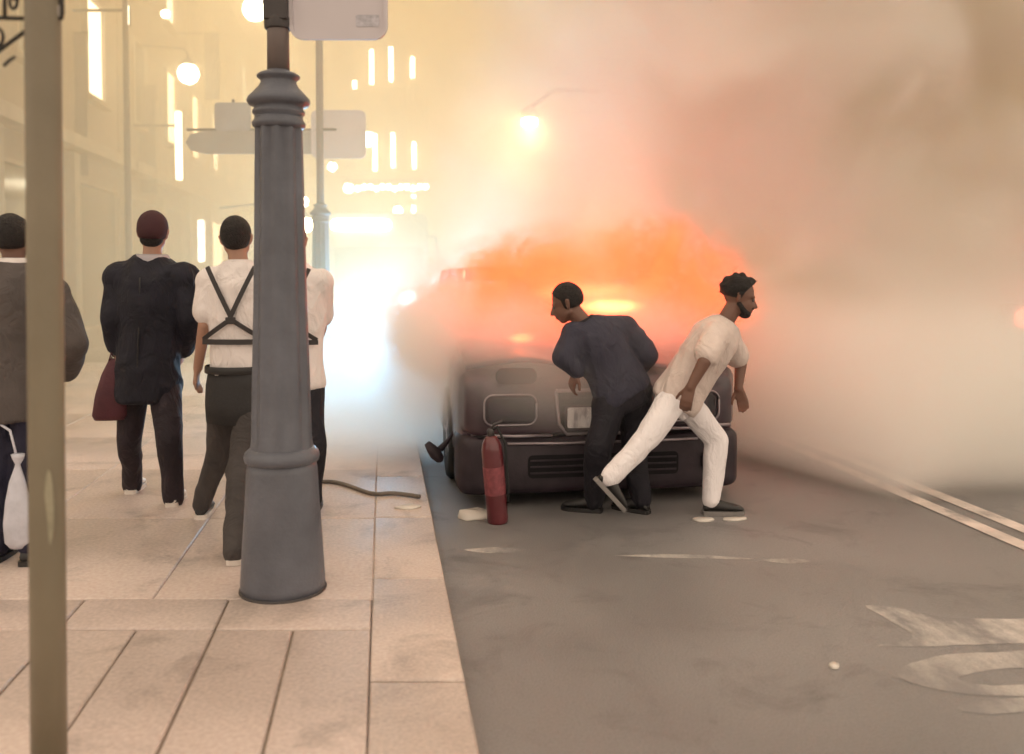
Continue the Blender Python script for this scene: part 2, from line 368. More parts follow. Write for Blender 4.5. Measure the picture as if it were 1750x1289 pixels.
# hook at the top right and bracket with scrolls to the left
def Q(px, py, dz=0.0): return P(px, py, dq + dz) - Vector(post.location)
MB().tube([Q(104, -60), Q(105, -20), Q(106, 22), Q(105, 31), Q(97, 31), Q(90, 31)], .0065, 8).build('hook', m_black, post, True)
MB().box(Q(99, 20), (.016, .02, .03), -YAW).build('hook_plate', mat('pale_plate', (.35, .31, .27), .5), post, bevel=.002)
MB().tube([Q(50, 32), Q(0, 31), Q(-60, 30)], .0055, 8).build('bracket_bar', m_black, post, True)
MB().tube([Q(50, 48), Q(5, 82), Q(-20, 101)], .0055, 8).build('bracket_brace', m_black, post, True)
MB().tube([Q(8, 31), Q(8, 0), Q(8, -60)], .0055, 8).build('bracket_upright', m_black, post, True)
sp = [Q(22 + 9 * (1 - i / 30) * math.cos(i * .35 - 1.2), 2 + 17 * (1 - i / 34) * math.sin(i * .35 - 1.2)) for i in range(22)]
MB().tube(sp, .0042, 7).build('scroll', m_black, post, True)
sp = [Q(-6 + 13 * (1 - i / 34) * math.cos(i * .33 - 1.4), 66 + 18 * (1 - i / 34) * math.sin(i * .33 - 1.4)) for i in range(20)]
MB().tube(sp, .0045, 7).build('scroll', m_black, post, True)
MB().tube([Q(6, 113), Q(15, 104), Q(26, 97)], .004, 6).build('scroll', m_black, post, True)

# ---------------------------------------------------------------- street beyond: facades, shops, lamps
m_wall = mat('render_wall', (.17, .125, .09), .9, var=.1, vscale=.5)
m_wall2 = mat('stone_wall', (.22, .165, .12), .9, var=.1, vscale=.4)
m_trim = mat('facade_trim', (.30, .24, .18), .8)
m_glass = mat('dark_glass', (.04, .04, .05), .1, var=0, spec=.6)
def glow(name, col, e): return mat(name, (.6, .55, .45), .5, var=0, emit=col, es=e)
m_warm = glow('lit_window_warm', (1, .80, .46), 3.2)
m_warm2 = glow('lit_window_pale', (1, .86, .60), 2.6)
m_yel = glow('yellow_sign_light', (1, .72, .28), 1.6)
m_wht = glow('white_light', (1, .95, .82), 8.0)
m_far = glow('far_light', (1, .86, .58), 30.0)
m_red = glow('red_light', (1, .10, .06), 12.0)
def wframe(parent, cx, cz, w_, h_, y, pane_m, axis='x', name='window', sill=True):
    "window with frame, pane and sill; facade normal towards the street (axis x) or towards the viewer (axis y)"
    def T(u, v, dd): return Vector((y + dd, u, v)) if axis == 'x' else Vector((u, y - dd, v))
    def sz(a, b_, c_): return (c_, a, b_) if axis == 'x' else (a, c_, b_)
    fr = MB(); t = .06
    for (u, v, a, b_) in ((cx, cz + h_ / 2 + t / 2, w_ + 2 * t, t), (cx, cz - h_ / 2 - t / 2, w_ + 2 * t, t), (cx - w_ / 2 - t / 2, cz, t, h_), (cx + w_ / 2 + t / 2, cz, t, h_)):
        fr.box(T(u, v, .04), sz(a, b_, .10))
    f_ = fr.build(name, m_trim, parent)
    MB().box(T(cx, cz, .012), sz(w_, h_, .02)).build('pane', pane_m, f_)
    if sill: MB().box(T(cx, cz - h_ / 2 - t - .05, .09), sz(w_ + .3, .08, .2)).build('sill', m_trim, f_)
    return f_
# left terrace, four houses along X = -5.2
random.seed(21)
for bi, (y0, y1, H_, label) in enumerate(((9.5, 18.5, 10.5, 'house front at the left edge with bright upper windows behind the olive post'),
                                   (18.56, 27.0, 12.0, 'tall house front in the smoke with a yellow lit panel above the shops'),
                                   (27.06, 36.0, 11.0, 'hazy house front further down the left side of the street'),
                                   (36.06, 47.0, 12.5, 'farthest faint house front on the left side of the street'))):
    bl = empty('town_house', (-5.2, (y0 + y1) / 2, 0), 0, label, 'building', 'buildings down the left side of the street')
    yc = 0; L_ = y1 - y0
    MB().box((-3, 0, H_ / 2), (6, L_, H_)).build('wall', m_wall if bi % 2 else m_wall2, bl)
    MB().box((.18, 0, 3.5), (.36, L_ - .05, .22)).build('cornice', m_trim, bl, bevel=.02)
    MB().box((.22, 0, H_ - .3), (.5, L_ - .05, .35)).build('roof_cornice', m_trim, bl, bevel=.02)
    nb = max(2, int(L_ / 2.3))
    for q in range(nb):
        u = -L_ / 2 + L_ * (q + .5) / nb
        wframe(bl, u, 1.65, L_ / nb - .7, 2.5, 0, (m_glass if bi < 2 or (q % 3) else m_warm), name='shop_window', sill=False)
        for lv in range(int((H_ - 4.2) / 2.9)):
            wframe(bl, u, 5.4 + lv * 2.9, .95, 1.7, 0, random.choice([m_glass, m_glass, m_warm2, m_warm]) if bi else [m_warm, m_glass, m_warm2][q % 3])
        MB().box((.10, -L_ / 2 + L_ * q / nb + .02, 1.7), (.2, .28, 3.3)).build('pilaster', m_trim, bl, bevel=.01)
# shop sign panels and tall light strips hanging off the facades
def hang_light(px0, px1, py0, py1, d, m, label, name='illuminated_sign', cat='sign', grp=None):
    a, b_ = P(px0, py0, d), P(px1, py1, d); c = (a + b_) / 2
    root = empty(name, c, -YAW, label, cat, grp); w_ = (b_ - a).dot(RGT); h_ = abs(a.z - b_.z)
    MB().box((0, 0, 0), (w_, .10, h_)).build('light_panel', m, root, bevel=min(w_, h_) * .3, seg=3)
    MB().box((0, .09, 0), (w_ * .7, .06, h_ * .98)).build('backing', m_steel, root)
    MB().box((-.45 if px0 < 560 else 0, .10, h_ * .3), (.9, .04, .04)).build('bracket', m_steel, root)
    return root
hang_light(300, 311, 190, 308, 17, glow('strip_light', (1, .90, .62), 4), 'tall thin light strip glowing above the head of the man in the padded jacket', 'light_strip', 'light strip')
hang_light(156, 163, 175, 232, 20, m_warm, 'short thin light strip between two round lanterns at the left', 'light_strip', 'light strip')
hang_light(212, 219, 8, 42, 14, glow('strip_light_b', (1, .93, .70), 3), 'light strip at the top of the slim dark pole', 'light_strip', 'light strip')
hang_light(166, 205, 315, 388, 22, m_yel, 'yellow lit sign panel left of the capped man', 'illuminated_sign', 'sign')
hang_light(118, 154, 338, 384, 21, glow('cream_panel', (1, .85, .62), 1.4), 'cream lit sign panel beside the olive post', 'illuminated_sign', 'sign')
hang_light(296, 314, 376, 430, 24, glow('doorway_light', (1, .93, .85), 5), 'left one of two bright door-height light panels right of the capped man', 'doorway_light', 'light panel')
hang_light(338, 350, 376, 448, 24, bpy.data.materials['doorway_light'], 'right, narrower one of two bright door-height light panels', 'doorway_light', 'light panel')
# slim dark pole at the left
sp_ = P(214, 30, 13.9); sb = Vector((sp_.x, sp_.y, 0)); slim = empty('slim_pole', sb, 0, 'slim dark pole hanging in the haze above the capped man', 'pole')
MB().lathe([(.10, 0), (.09, .25), (.055, .35), (.05, 3.0), (.04, sp_.z + 1)], 16).build('pole', m_steel, slim, True)
MB().lathe([(.13, 0), (.13, .1), (.10, .14)], 16).build('base', m_steel, slim, True)
# round lanterns on wall arms and posts
LN = [(435, 16, 14.5, .19, 'large round lantern touching the near lamp post at the top of the picture'),
      (322, 126, 19.0, .22, 'round lantern alone in the upper left smoke'),
      (198, 190, 20.5, .235, 'round lantern beside the foot of the slim dark pole'),
      (211, 269, 27.0, .16, 'small round lantern straight below the one by the slim pole'),
      (627, 238, 27.0, .24, 'white lantern left of the upright light tubes'),
      (283, 24, 17.0, .08, 'small dim lantern near the top edge of the picture'),
      (680, 360, 23.0, .12, 'small white lantern below the row of bulbs'),
      (596, 322, 24.5, .14, 'small lantern left of the row of bulbs'),
      (518, 345, 17.0, .10, 'upper one of two small lamps just right of the near lamp post'),
      (522, 384, 17.0, .15, 'lower one of two small lamps just right of the near lamp post'),
      (568, 285, 20.0, .10, 'narrow lamp immediately right of the second lamp post')]
for px, py, d, r_, lb in LN:
    c = P(px, py, d); lt = lantern(c, lb, r_, 28.0)
    if d > 15 and r_ > .13:
        MB().tube([(0, 0, r_ * 1.8), (-.1, 0, r_ * 2.4), (-.9, 0, r_ * 2.6), (-1.6, 0, r_ * 2.0)], .022, 8).build('arm', m_steel, lt, True)
# street lamp seen through the smoke above the car
sl = empty('street_lamp', (P(905, 209, 11.5).x, P(905, 209, 11.5).y, ROAD_Z), 0, 'orange street lamp shining through the smoke above the car', 'street lamp')
cz = P(905, 209, 11.5).z - ROAD_Z
MB().ball((0, 0, cz), .10, 16, 10, (1.1, 1, .8)).build('bulb', glow('street_lamp_glow', (1, .62, .28), 160.0), sl, True)
MB().lathe([(.09, cz + .05), (.13, cz + .08), (.10, cz + .16), (.03, cz + .20)], 18).build('lamp_head', m_steel, sl, True)
MB().tube([(0, 0, cz + .18), (.4, .3, cz + .5), (2.0, 1.4, cz + .7), (3.0, 2.1, cz + .3)], .03, 8).build('arm', m_steel, sl, True)
MB().lathe([(.09, 0), (.07, .6), (.055, cz + .35)], 16, (3.0, 2.1, 0)).build('pole', m_steel, sl, True)

# building across the end of the street with upright light tubes and a row of bulbs
eb = empty('corner_building', (P(650, 300, 30).x, P(650, 300, 30).y, 0), -YAW, 'hazy building at the end of the street with upright tube lights', 'building')
MB().box((2.0, 3.0, 6.5), (9.5, 6, 13)).build('wall', m_wall2, eb)
MB().box((2.0, -.2, 3.75), (9.4, .4, .25)).build('cornice', m_trim, eb, bevel=.03)
MB().box((2.0, -.25, 12.8), (9.4, .5, .4)).build('roof_cornice', m_trim, eb, bevel=.03)
tube_m = glow('tube_light', (1, .93, .64), 20.0)
def local(px, py, d, root): return Matrix.Rotation(YAW, 3, 'Z') @ (P(px, py, d) - Vector(root.location))
for (px, y0, y1) in ((635, 85, 145), (668, 80, 140), (705, 97, 134), (606, 138, 152), (640, 228, 292), (671, 226, 286), (707, 242, 288), (706, 332, 390)):
    a = local(px, y0, 29.6, eb); b_ = local(px, y1, 29.6, eb)
    MB().box(((a.x + b_.x) / 2, -.28, (a.z + b_.z) / 2), (.14, .10, a.z - b_.z)).build('tube_light', tube_m, eb, bevel=.04)
for q in range(4):
    for lv in range(3):
        wframe(eb, -1.6 + q * 1.75 + .35, 5.6 + lv * 2.9, .8, 1.5, 0, m_glass, axis='y')
cn = empty('lit_canopy', P(665, 322, 26), -YAW, 'shop canopy in the smoke edged with a row of bright bulbs', 'canopy')
MB().box((0, .5, .22), (2.7, 1.1, .12)).build('roof', m_steel, cn, bevel=.02)
for i in range(12):
    px = 612 + i * 10.5; p_ = local(px, 320 + (3 if i % 3 == 0 else 0), 26, cn)
    MB().ball((p_.x, -.05, p_.z), .085, 12, 8).build('bulb', m_far, cn, True)
# ---------------------------------------------------------------- vehicle with blazing headlights
VD = 21.0; vp = P(648, 440, VD)
bus = empty('bus', (vp.x, vp.y, ROAD_Z), -YAW * .3, 'bus facing the viewer with blazing headlights and a lit destination panel', 'bus')
m_bus = mat('bus_paint', (.30, .33, .36), .35, var=.05, coat=.4)
zb = lambda py: P(648, py, VD).z - ROAD_Z
MB().prism(rrect(2.35, 2.55, .18, 5, 0, 1.62), -8.0, 0.0, XZ).build('body', m_bus, bus, bevel=.03)
MB().prism(rrect(2.1, 1.05, .12, 4, 0, 1.55), .003, .03, XZ).build('windscreen', m_glass, bus)
MB().prism(rrect(1.42, .27, .13, 6, -.42, zb(385)), .004, .06, XZ).build('destination_panel', glow('destination_glow', (1, 1, .84), 18.0), bus)
hl = glow('headlight_glow', (.80, .93, 1), 60.0)
for x, r_ in ((-.80, .11), (.72, .20)):
    MB().lathe([(r_, 0), (r_ * .95, .05), (r_ * .6, .08)], 20, (x, -.02, zb(530 if x < 0 else 515)), M=Matrix.Rotation(R(90), 3, 'X')).build('headlight', hl, bus, True)
MB().box((0, -.09, .38), (2.3, .14, .28)).build('bumper', m_steel, bus, bevel=.04)
for x in (-1.0, 1.0):
    MB().lathe([(.46, -.14), (.48, -.1), (.48, .1), (.46, .14)], 28, (x, 1.6, .48), M=Matrix.Rotation(R(90), 3, 'Y')).build('wheel', mat('rubber', (.02, .02, .02), .8, var=0) if 'rubber' not in bpy.data.materials else bpy.data.materials['rubber'], bus, True)
    MB().tube([(x * 1.08, .05, 2.35), (x * 1.36, -.15, 2.3), (x * 1.38, -.15, 1.9)], .03, 8).build('mirror_arm', m_steel, bus, True)
for (px, py, d, e, c_, sz) in ((700, 512, 11.5, 190, (.42, .72, 1), .12), (592, 535, 11.5, 120, (.36, .70, 1), .12), (648, 590, 7.9, 60, (.22, .62, 1), .12)):  # point lights added in the smoke ahead of the bus, widening its headlight glow
    ld = bpy.data.lights.new('smoke_glow_lamp', 'POINT'); lo = bpy.data.objects.new('smoke_glow_lamp', ld); C.objects.link(lo)
    lo.location = P(px, py, d); ld.energy = e; ld.color = c_; ld.shadow_soft_size = sz
# tail lamps and signals seen as red points
def signal(px, py, d, r_, label, m=m_red, col=None):
    c = P(px, py, d); root = empty('signal_light', (c.x, c.y, 0), 0, label, 'signal light')
    MB().ball((0, 0, c.z), r_, 14, 8).build('lens', m, root, True)
    MB().box((0, .1, c.z), (r_ * 2.6, .16, r_ * 3)).build('housing', m_steel, root, bevel=.02)
    MB().lathe([(.06, 0), (.045, c.z)], 12, (0, .16, 0)).build('pole', m_steel, root, True)
signal(135, 442, 22, .09, 'small red light low in the haze between the olive post and the capped man')
signal(1750, 546, 8.5, .10, 'red light cut by the right edge of the picture')

hs_ = [G(px, py, .014) for px, py in ((520, 826), (560, 822), (585, 826), (612, 836), (640, 846), (668, 842))] + [G(px, py, .016) for px, py in ((700, 846), (725, 850))]
pts = []
for i in range(len(hs_) - 1):
    for t in range(6): pts.append(hs_[i].lerp(hs_[i + 1], t / 6))
pts = [sum((pts[min(max(i + q, 0), len(pts) - 1)] for q in (-3, -2, -1, 0, 1, 2, 3)), Vector()) / 7 for i in range(len(pts))]
hz_ = MB().tube(pts, .013, 8).build('hose', mat('grimy_hose', (.16, .13, .105), .6, var=.3, bump=.2), None, True)
tag(hz_, 'dark grimy hose snaking over the paving towards the burning car', 'hose')

sld = bpy.data.lights.new('street_lamp_light', 'POINT'); slo = bpy.data.objects.new('street_lamp_light', sld); C.objects.link(slo)
slo.location = P(905, 209, 11.5) - Vector((0, 0, .16)); sld.energy = 16; sld.color = (1, .74, .42); sld.shadow_soft_size = .12
for px, y0, y1, d, lb in ((131, 60, 300, 15, 'tall narrow dark banner hanging above the olive post'), (252, 150, 330, 19, 'dark banner hanging over the capped man'), (362, 60, 170, 21, 'faint grey banner high beside the lone round lantern')):
    a, b_ = P(px, y0, d), P(px, y1, d); bn = empty('street_banner', (a + b_) / 2, -YAW, lb, 'banner', 'banners hanging down the street')
    hh = a.z - b_.z
    mb = MB(); rs = []
    for i in range(9):
        z = hh / 2 - hh * i / 8; o_ = .03 * math.sin(i * .9 + px)
        rs.append([Vector((-.17, o_, z)), Vector((.17, o_ + .02, z)), Vector((.17, o_ + .03, z)), Vector((-.17, o_ + .01, z))])
    mb.rings(rs); mb.build('cloth', mat('banner_cloth', (.12, .10, .10), .9) if 'banner_cloth' not in bpy.data.materials else bpy.data.materials['banner_cloth'], bn)
    MB().tube([(-.9, .02, hh / 2 + .03), (.22, .02, hh / 2 + .03)], .02, 8).build('rod', m_steel, bn)
# ---------------------------------------------------------------- burning car
CARY = P(1030, 850, 5.62).y; CARX = P(1030, 850, 5.62).x
car = empty('burning_car', (CARX, CARY, ROAD_Z), 0, 'dark maroon car ablaze beside the kerb with smoke pouring over its bonnet', 'car')
m_paint_c = mat('scorched_paint', (.060, .034, .046), .38, var=.35, vscale=3.0, bump=.06, bscale=25, coat=.35)
m_plast = mat('sooty_plastic', (.030, .019, .026), .6, var=.3, vscale=8, bump=.2, bscale=50)
m_chrome = mat('dull_chrome', (.34, .29, .31), .38, .7, var=.2, vscale=6)
m_cglass = mat('sooty_glass', (.05, .042, .05), .15, var=.3, vscale=5)
m_lens = mat('headlight_lens', (.035, .026, .034), .2, var=.4, vscale=9, coat=.3)
m_soot = mat('sooty_reflector', (.07, .055, .065), .4, .3, var=.3, vscale=20)
m_rub = bpy.data.materials['rubber']; m_rim = mat('alloy', (.28, .26, .27), .4, .7, var=.1)
HW = .93
def body_ring(y, hw, z0, z1, sh=.05, r=.09):
    "half-rounded box cross-section"
    return [Vector((x, y, z)) for x, z in rrect(hw * 2, z1 - z0, r, 5, 0, (z0 + z1) / 2)]
B = MB(); rs = []
for (y, hw, z0, z1, r) in ((.06, HW * .93, .26, .80, .10), (.10, HW * .965, .24, .86, .11), (.22, HW * .985, .22, .90, .12), (.6, HW, .20, .945, .13), (1.1, HW, .20, .985, .13), (1.6, HW, .20, 1.00, .12),
                           (2.6, HW, .20, 1.00, .12), (3.6, HW, .20, 1.01, .12), (4.2, HW * .97, .24, 1.0, .14), (4.42, HW * .90, .3, .9, .14)):
    rs.append(body_ring(y, hw, z0, z1, r=r))
B.rings(rs); body = B.build('body', m_paint_c, car, True)
# sill line and bumper skin
bumper = MB(); rs = []
for y, hw, z0, z1, r in ((-.03, HW * .84, .12, .40, .05), (-.01, HW * .94, .085, .43, .06), (.05, HW * .99, .075, .45, .06), (.16, HW * 1.0, .075, .46, .06), (.30, HW * 1.0, .10, .46, .06)):
    rs.append(body_ring(y, hw, z0, z1, r=r))
bumper.rings(rs); bo = bumper.build('bumper', m_plast, car, True)
MB().prism(rrect(.98, .145, .03, 4, 0, .255), .032, .036, XZ).build('lower_intake', mat('void', (.008, .006, .008), .9, var=0), car)
for z in (.215, .255, .295):
    MB().box((0, -.040, z), (.95, .010, .010)).build('intake_slat', m_plast, car)
for x in (-.72, .72):
    MB().lathe([(.045, 0), (.042, .012), (.01, .02)], 20, (x, -.035 if abs(x) < .7 else -.02, .30), M=Matrix.Rotation(R(90), 3, 'X')).build('fog_lamp', m_lens, car, True)
for x in (-.50, .50):
    MB().prism(rrect(.045, .10, .015, 3, x * 1.34, .27), .030, .05, XZ).build('bumper_insert', m_plast, car, bevel=.004)
# pale moulding lines across the nose
for (x0, x1, z) in ((-.84, -.335, .452), (.36, .60, .475), (.62, .84, .49)):
    MB().tube([(x0, .0 if abs(x0) < .8 else .05, z), ((x0 + x1) / 2, -.035, z), (x1, -.035, z)], .011, 8).build('moulding', m_chrome, car, True)
MB().tube([(-.62, -.03, .405), (-.3, -.048, .402), (.3, -.048, .402), (.62, -.03, .405)], .009, 8).build('moulding', m_chrome, car, True)
# nose panel and grille
nose = MB(); rs = []
for y, hw, z0, z1, r in ((.0, HW * .86, .46, .74, .06), (.02, HW * .93, .45, .78, .07), (.10, HW * .98, .44, .86, .08)):
    rs.append(body_ring(y, hw, z0, z1, r=r))
nose.rings(rs); nose.build('nose_panel', m_paint_c, car, True)
gr_o = [(-.31, .73), (.31, .73), (.29, .52), (.24, .455), (-.24, .455), (-.29, .52)]
MB().prism(gr_o, .001, .016, XZ).build('grille', bpy.data.materials['void'], car)
n = len(gr_o); rim = MB().tube([Vector((p[0], -.022, p[1])) for p in gr_o] + [Vector((gr_o[0][0], -.022, gr_o[0][1]))], .012, 8); rim.build('grille_frame', m_chrome, car, True)
for i in range(5):
    z = .50 + i * .045
    MB().box((0, -.020, z), (.50 + i * .02, .010, .012)).build('grille_slat', m_plast, car)
MB().box((0, -.001, .447), (1.62, .02, .008)).build('panel_gap', bpy.data.materials['void'], car)
MB().lathe([(.032, 0), (.030, .006), (.008, .010)], 20, (0, -.022, .775), M=Matrix.Rotation(R(90), 3, 'X')).build('badge', m_chrome, car, True)
# headlights
for s_ in (-1, 1):
    o_ = rrect(.33, .19, .055, 5, s_ * .60, .615)
    hlr = MB().prism(o_, .002, .020, XZ).build('headlight', m_plast, car, bevel=.006)
    MB().prism(rrect(.285, .150, .045, 5, s_ * .60, .615), .021, .028, XZ).build('lens', m_lens, hlr, bevel=.004)
    MB().tube([Vector((p[0], -.024, p[1])) for p in o_] + [Vector((o_[0][0], -.024, o_[0][1]))], .007, 6).build('rim', m_chrome, hlr, True)
# number plate: characters are too smeared to read, only grey smudges
pm = mat('number_plate', (.72, .68, .68), .5, var=.0)
nn = pm.node_tree.nodes; ll = pm.node_tree.links; tc = nn.new('ShaderNodeTexCoord'); mpp = nn.new('ShaderNodeMapping'); mpp.inputs['Scale'].default_value = (16, 1, 6)
vz = nn.new('ShaderNodeTexNoise'); vz.inputs['Scale'].default_value = 1.2; vz.inputs['Detail'].default_value = 2
rp = nn.new('ShaderNodeValToRGB'); rp.color_ramp.elements[0].position = .38; rp.color_ramp.elements[1].position = .52
rp.color_ramp.elements[0].color = (.30, .27, .29, 1); rp.color_ramp.elements[1].color = (.72, .68, .68, 1)
ll.new(tc.outputs['Object'], mpp.inputs[0]); ll.new(mpp.outputs[0], vz.inputs['Vector']); ll.new(vz.outputs['Fac'], rp.inputs['Fac']); ll.new(rp.outputs['Color'], nn['Principled BSDF'].inputs['Base Color'])
MB().prism(rrect(.52, .13, .012, 3, .02, .56), .036, .042, XZ).build('number_plate', pm, car, bevel=.0015)
MB().prism(rrect(.55, .16, .012, 3, .02, .555), .026, .035, XZ).build('plate_holder', m_plast, car)
# bonnet, buckled by the heat: a sheet with thickness, edge raised on the left
NX, NY = 26, 18; top = []; bot = []
def hz(u, v):
    x = (u - .5) * 2
    z = .90 + .10 * min(1, v * 1.8) - .05 * x * x * (1 - v) + .055 * math.exp(-((x + .55) / .28) ** 2) * (1 - v) + .02 * math.sin(x * 6 + 1) * (1 - v * .6) - .05 * math.exp(-((x + .08) / .18) ** 2) * math.exp(-v * 4)
    return z + .012 * noise.noise(Vector((x * 3, v * 3, 1)))
hm = MB(); v = []; f = []
for side_ in (0, 1):
    for j_ in range(NY + 1):
        for i in range(NX + 1):
            u, vv = i / NX, j_ / NY; x = (u - .5) * 2
            v.append(Vector((x * HW * (.93 + .03 * vv), .02 + .10 * x * x * (1 - vv) + vv * 1.12, hz(u, vv) - side_ * .022)))
W_ = NX + 1; K = W_ * (NY + 1)
for j_ in range(NY):
    for i in range(NX):
        a = j_ * W_ + i; f.append((a, a + 1, a + W_ + 1, a + W_)); f.append((K + a, K + a + W_, K + a + W_ + 1, K + a + 1))
for i in range(NX): f.append((i, K + i, K + i + 1, i + 1)); a = NY * W_ + i; f.append((a, a + 1, K + a + 1, K + a))
for j_ in range(NY): a = j_ * W_; f.append((a, a + W_, K + a + W_, K + a)); a += NX; f.append((a, K + a, K + a + W_, a + W_))
hm.add(v, f); hm.build('bonnet', m_paint_c, car, True)
MB().prism(rrect(.26, .10, .045, 4, -.56, .825), .0, .02, XZ @ Matrix.Translation((0, 0, -.012))).build('dark_recess', bpy.data.materials['void'], car)  # flat black plate, the dark recess below the bonnet edge
# cabin: pillars, roof, screens and side windows
roofz = 1.50
MB().rings([[Vector((x * (HW - .17), yy, roofz + .03 * (1 - x * x) - dz)) for x in (-1, -.6, 0, .6, 1)] + [Vector((x * (HW - .17), yy, roofz + .03 * (1 - x * x) - .05 - dz)) for x in (1, .6, 0, -.6, -1)] for yy, dz in ((1.95, .06), (2.2, .0), (3.0, -.01), (3.8, .05))]).build('roof', m_paint_c, car, True)
for s_ in (-1, 1):
    MB().tube([(s_ * .82, 1.18, .99), (s_ * .77, 1.6, 1.27), (s_ * .72, 2.0, 1.47)], .035, 8).build('pillar', m_paint_c, car, True)
    MB().tube([(s_ * .84, 2.75, .99), (s_ * .74, 2.75, 1.5)], .035, 8).build('pillar', m_plast, car, True)
    MB().tube([(s_ * .82, 4.2, .99), (s_ * .73, 3.8, 1.47)], .05, 8).build('pillar', m_paint_c, car, True)
    for (y0, y1, yt0, yt1) in ((1.35, 2.70, 2.05, 2.70), (2.80, 4.05, 2.80, 3.75)):
        MB().add([(s_ * .855, y0, 1.0), (s_ * .855, y1, 1.0), (s_ * .75, yt1, 1.44), (s_ * .75, yt0, 1.44), (s_ * .847, y0, 1.0), (s_ * .847, y1, 1.0), (s_ * .742, yt1, 1.44), (s_ * .742, yt0, 1.44)],
                 [(0, 1, 2, 3), (7, 6, 5, 4), (0, 4, 5, 1), (1, 5, 6, 2), (2, 6, 7, 3), (3, 7, 4, 0)]).build('side_window', m_cglass, car)
    for (y0, y1) in ((1.35, 2.72), (2.78, 3.75)):
        d_ = MB().prism([(y0, .28), (y1, .28), (y1, .98), (y0, .98)], HW - .012, HW + .004, Matrix(((0, 0, s_, 0), (1, 0, 0, 0), (0, 1, 0, 0), (0, 0, 0, 1)))).build('door', m_paint_c, car, bevel=.004)
        MB().box((s_ * (HW + .022), y1 - .16, .82), (.03, .16, .03)).build('handle', m_chrome, d_, bevel=.008)
    for yw in (.82, 3.55):
        wa = Matrix.Rotation(R(90), 3, 'Y')
        wh = MB().lathe([(.20, -.10), (.31, -.105), (.335, -.08), (.34, 0), (.335, .08), (.31, .105), (.20, .10)], 40, (s_ * (HW - .09), yw, .34), M=wa).build('wheel', m_rub, car, True)
        MB().lathe([(.205, -.085), (.20, .085)], 32, (s_ * (HW - .09), yw, .34), M=wa).build('rim', m_rim, wh, True)
        for a_ in range(5):
            a2 = a_ * 2 * math.pi / 5
            MB().box((s_ * (HW + .002), yw + .10 * math.cos(a2), .34 + .10 * math.sin(a2)), (.02, .19, .035), M=Matrix.Rotation(a2, 4, 'X')).build('spoke', m_rim, wh, bevel=.004)
ws = MB().add([(-.78, 1.22, 1.01), (.78, 1.22, 1.01), (.68, 1.98, 1.46), (-.68, 1.98, 1.46), (-.78, 1.235, 1.0), (.78, 1.235, 1.0), (.68, 1.995, 1.45), (-.68, 1.995, 1.45)],
              [(0, 1, 2, 3), (7, 6, 5, 4), (0, 4, 5, 1), (1, 5, 6, 2), (2, 6, 7, 3), (3, 7, 4, 0)])
# the windscreen has burst: only its lower strip is left, jagged
jag = [(-.78, 0)] + [(.78, 0)] + [(.78 - i * .156, .05 + .07 * random.random() + (.05 if i % 2 else 0)) for i in range(11)]
MB().prism(jag, 0, .006, Matrix.Translation((0, 1.22, 1.005)) @ Matrix.Rotation(R(32), 4, 'X')).build('broken_windscreen', m_cglass, car)
# mirror torn loose at the kerb side, hanging on its arm
def CL(px, py, d): return P(px, py, d) - Vector(car.location)
ma = MB().tube([CL(782, 728, 5.95), CL(766, 752, 5.9), CL(752, 768, 5.86)], [.010, .013, .024], 8).build('mirror_arm', m_plast, car, True)
mm = CL(743, 774, 5.84); Md = Matrix.Rotation(R(-38), 3, 'Y')
mr = MB(); rs = []
for t, a, b_ in ((-.075, .010, .012), (-.06, .030, .03), (-.01, .044, .042), (.04, .030, .034), (.085, .013, .02)):
    rs.append([mm + Md @ Vector((b_ * math.cos(q), .7 * b_ * math.sin(q), 0)) + Md @ Vector((0, 0, t)) for q in [2 * math.pi * i / 16 for i in range(16)]])
mr.rings(rs); mro = mr.build('side_mirror', m_plast, car, True); mro['label'] = 'black door mirror torn loose and hanging out over the kerb'
# ---------------------------------------------------------------- fire extinguisher in front of the car
ep = G(851, 893, ROAD_Z); ex = empty('fire_extinguisher', ep, 0, 'tall red fire extinguisher standing tilted before the left headlight of the car', 'fire extinguisher')
ex.scale = (.78, .78, 1.05); ex.rotation_euler = (R(3), R(-5), 0)
m_redp = mat('red_enamel', (.115, .016, .022), .38, var=.15, vscale=6, coat=.6, bump=.05)
MB().lathe([(.070, 0), (.078, .01), (.080, .03), (.080, .42), (.070, .46), (.045, .49), (.028, .50)], 32).build('cylinder', m_redp, ex, True)
MB().lathe([(.026, .495), (.028, .53), (.018, .54)], 16).build('valve', m_steel, ex, True)
MB().tube([(.0, 0, .53), (.03, 0, .56), (.10, 0, .575)], .009, 8).build('lever', m_steel, ex, True)
MB().tube([(.0, 0, .52), (.05, -.02, .55), (.10, -.03, .45), (.095, -.035, .2), (.085, -.03, .12)], .010, 8).build('hose', m_rub, ex, True)
MB().lathe([(.0815, .17), (.0815, .33)], 32, caps=False).build('paper_band', mat('band', (.24, .06, .07), .5, var=.3, vscale=30), ex, True)
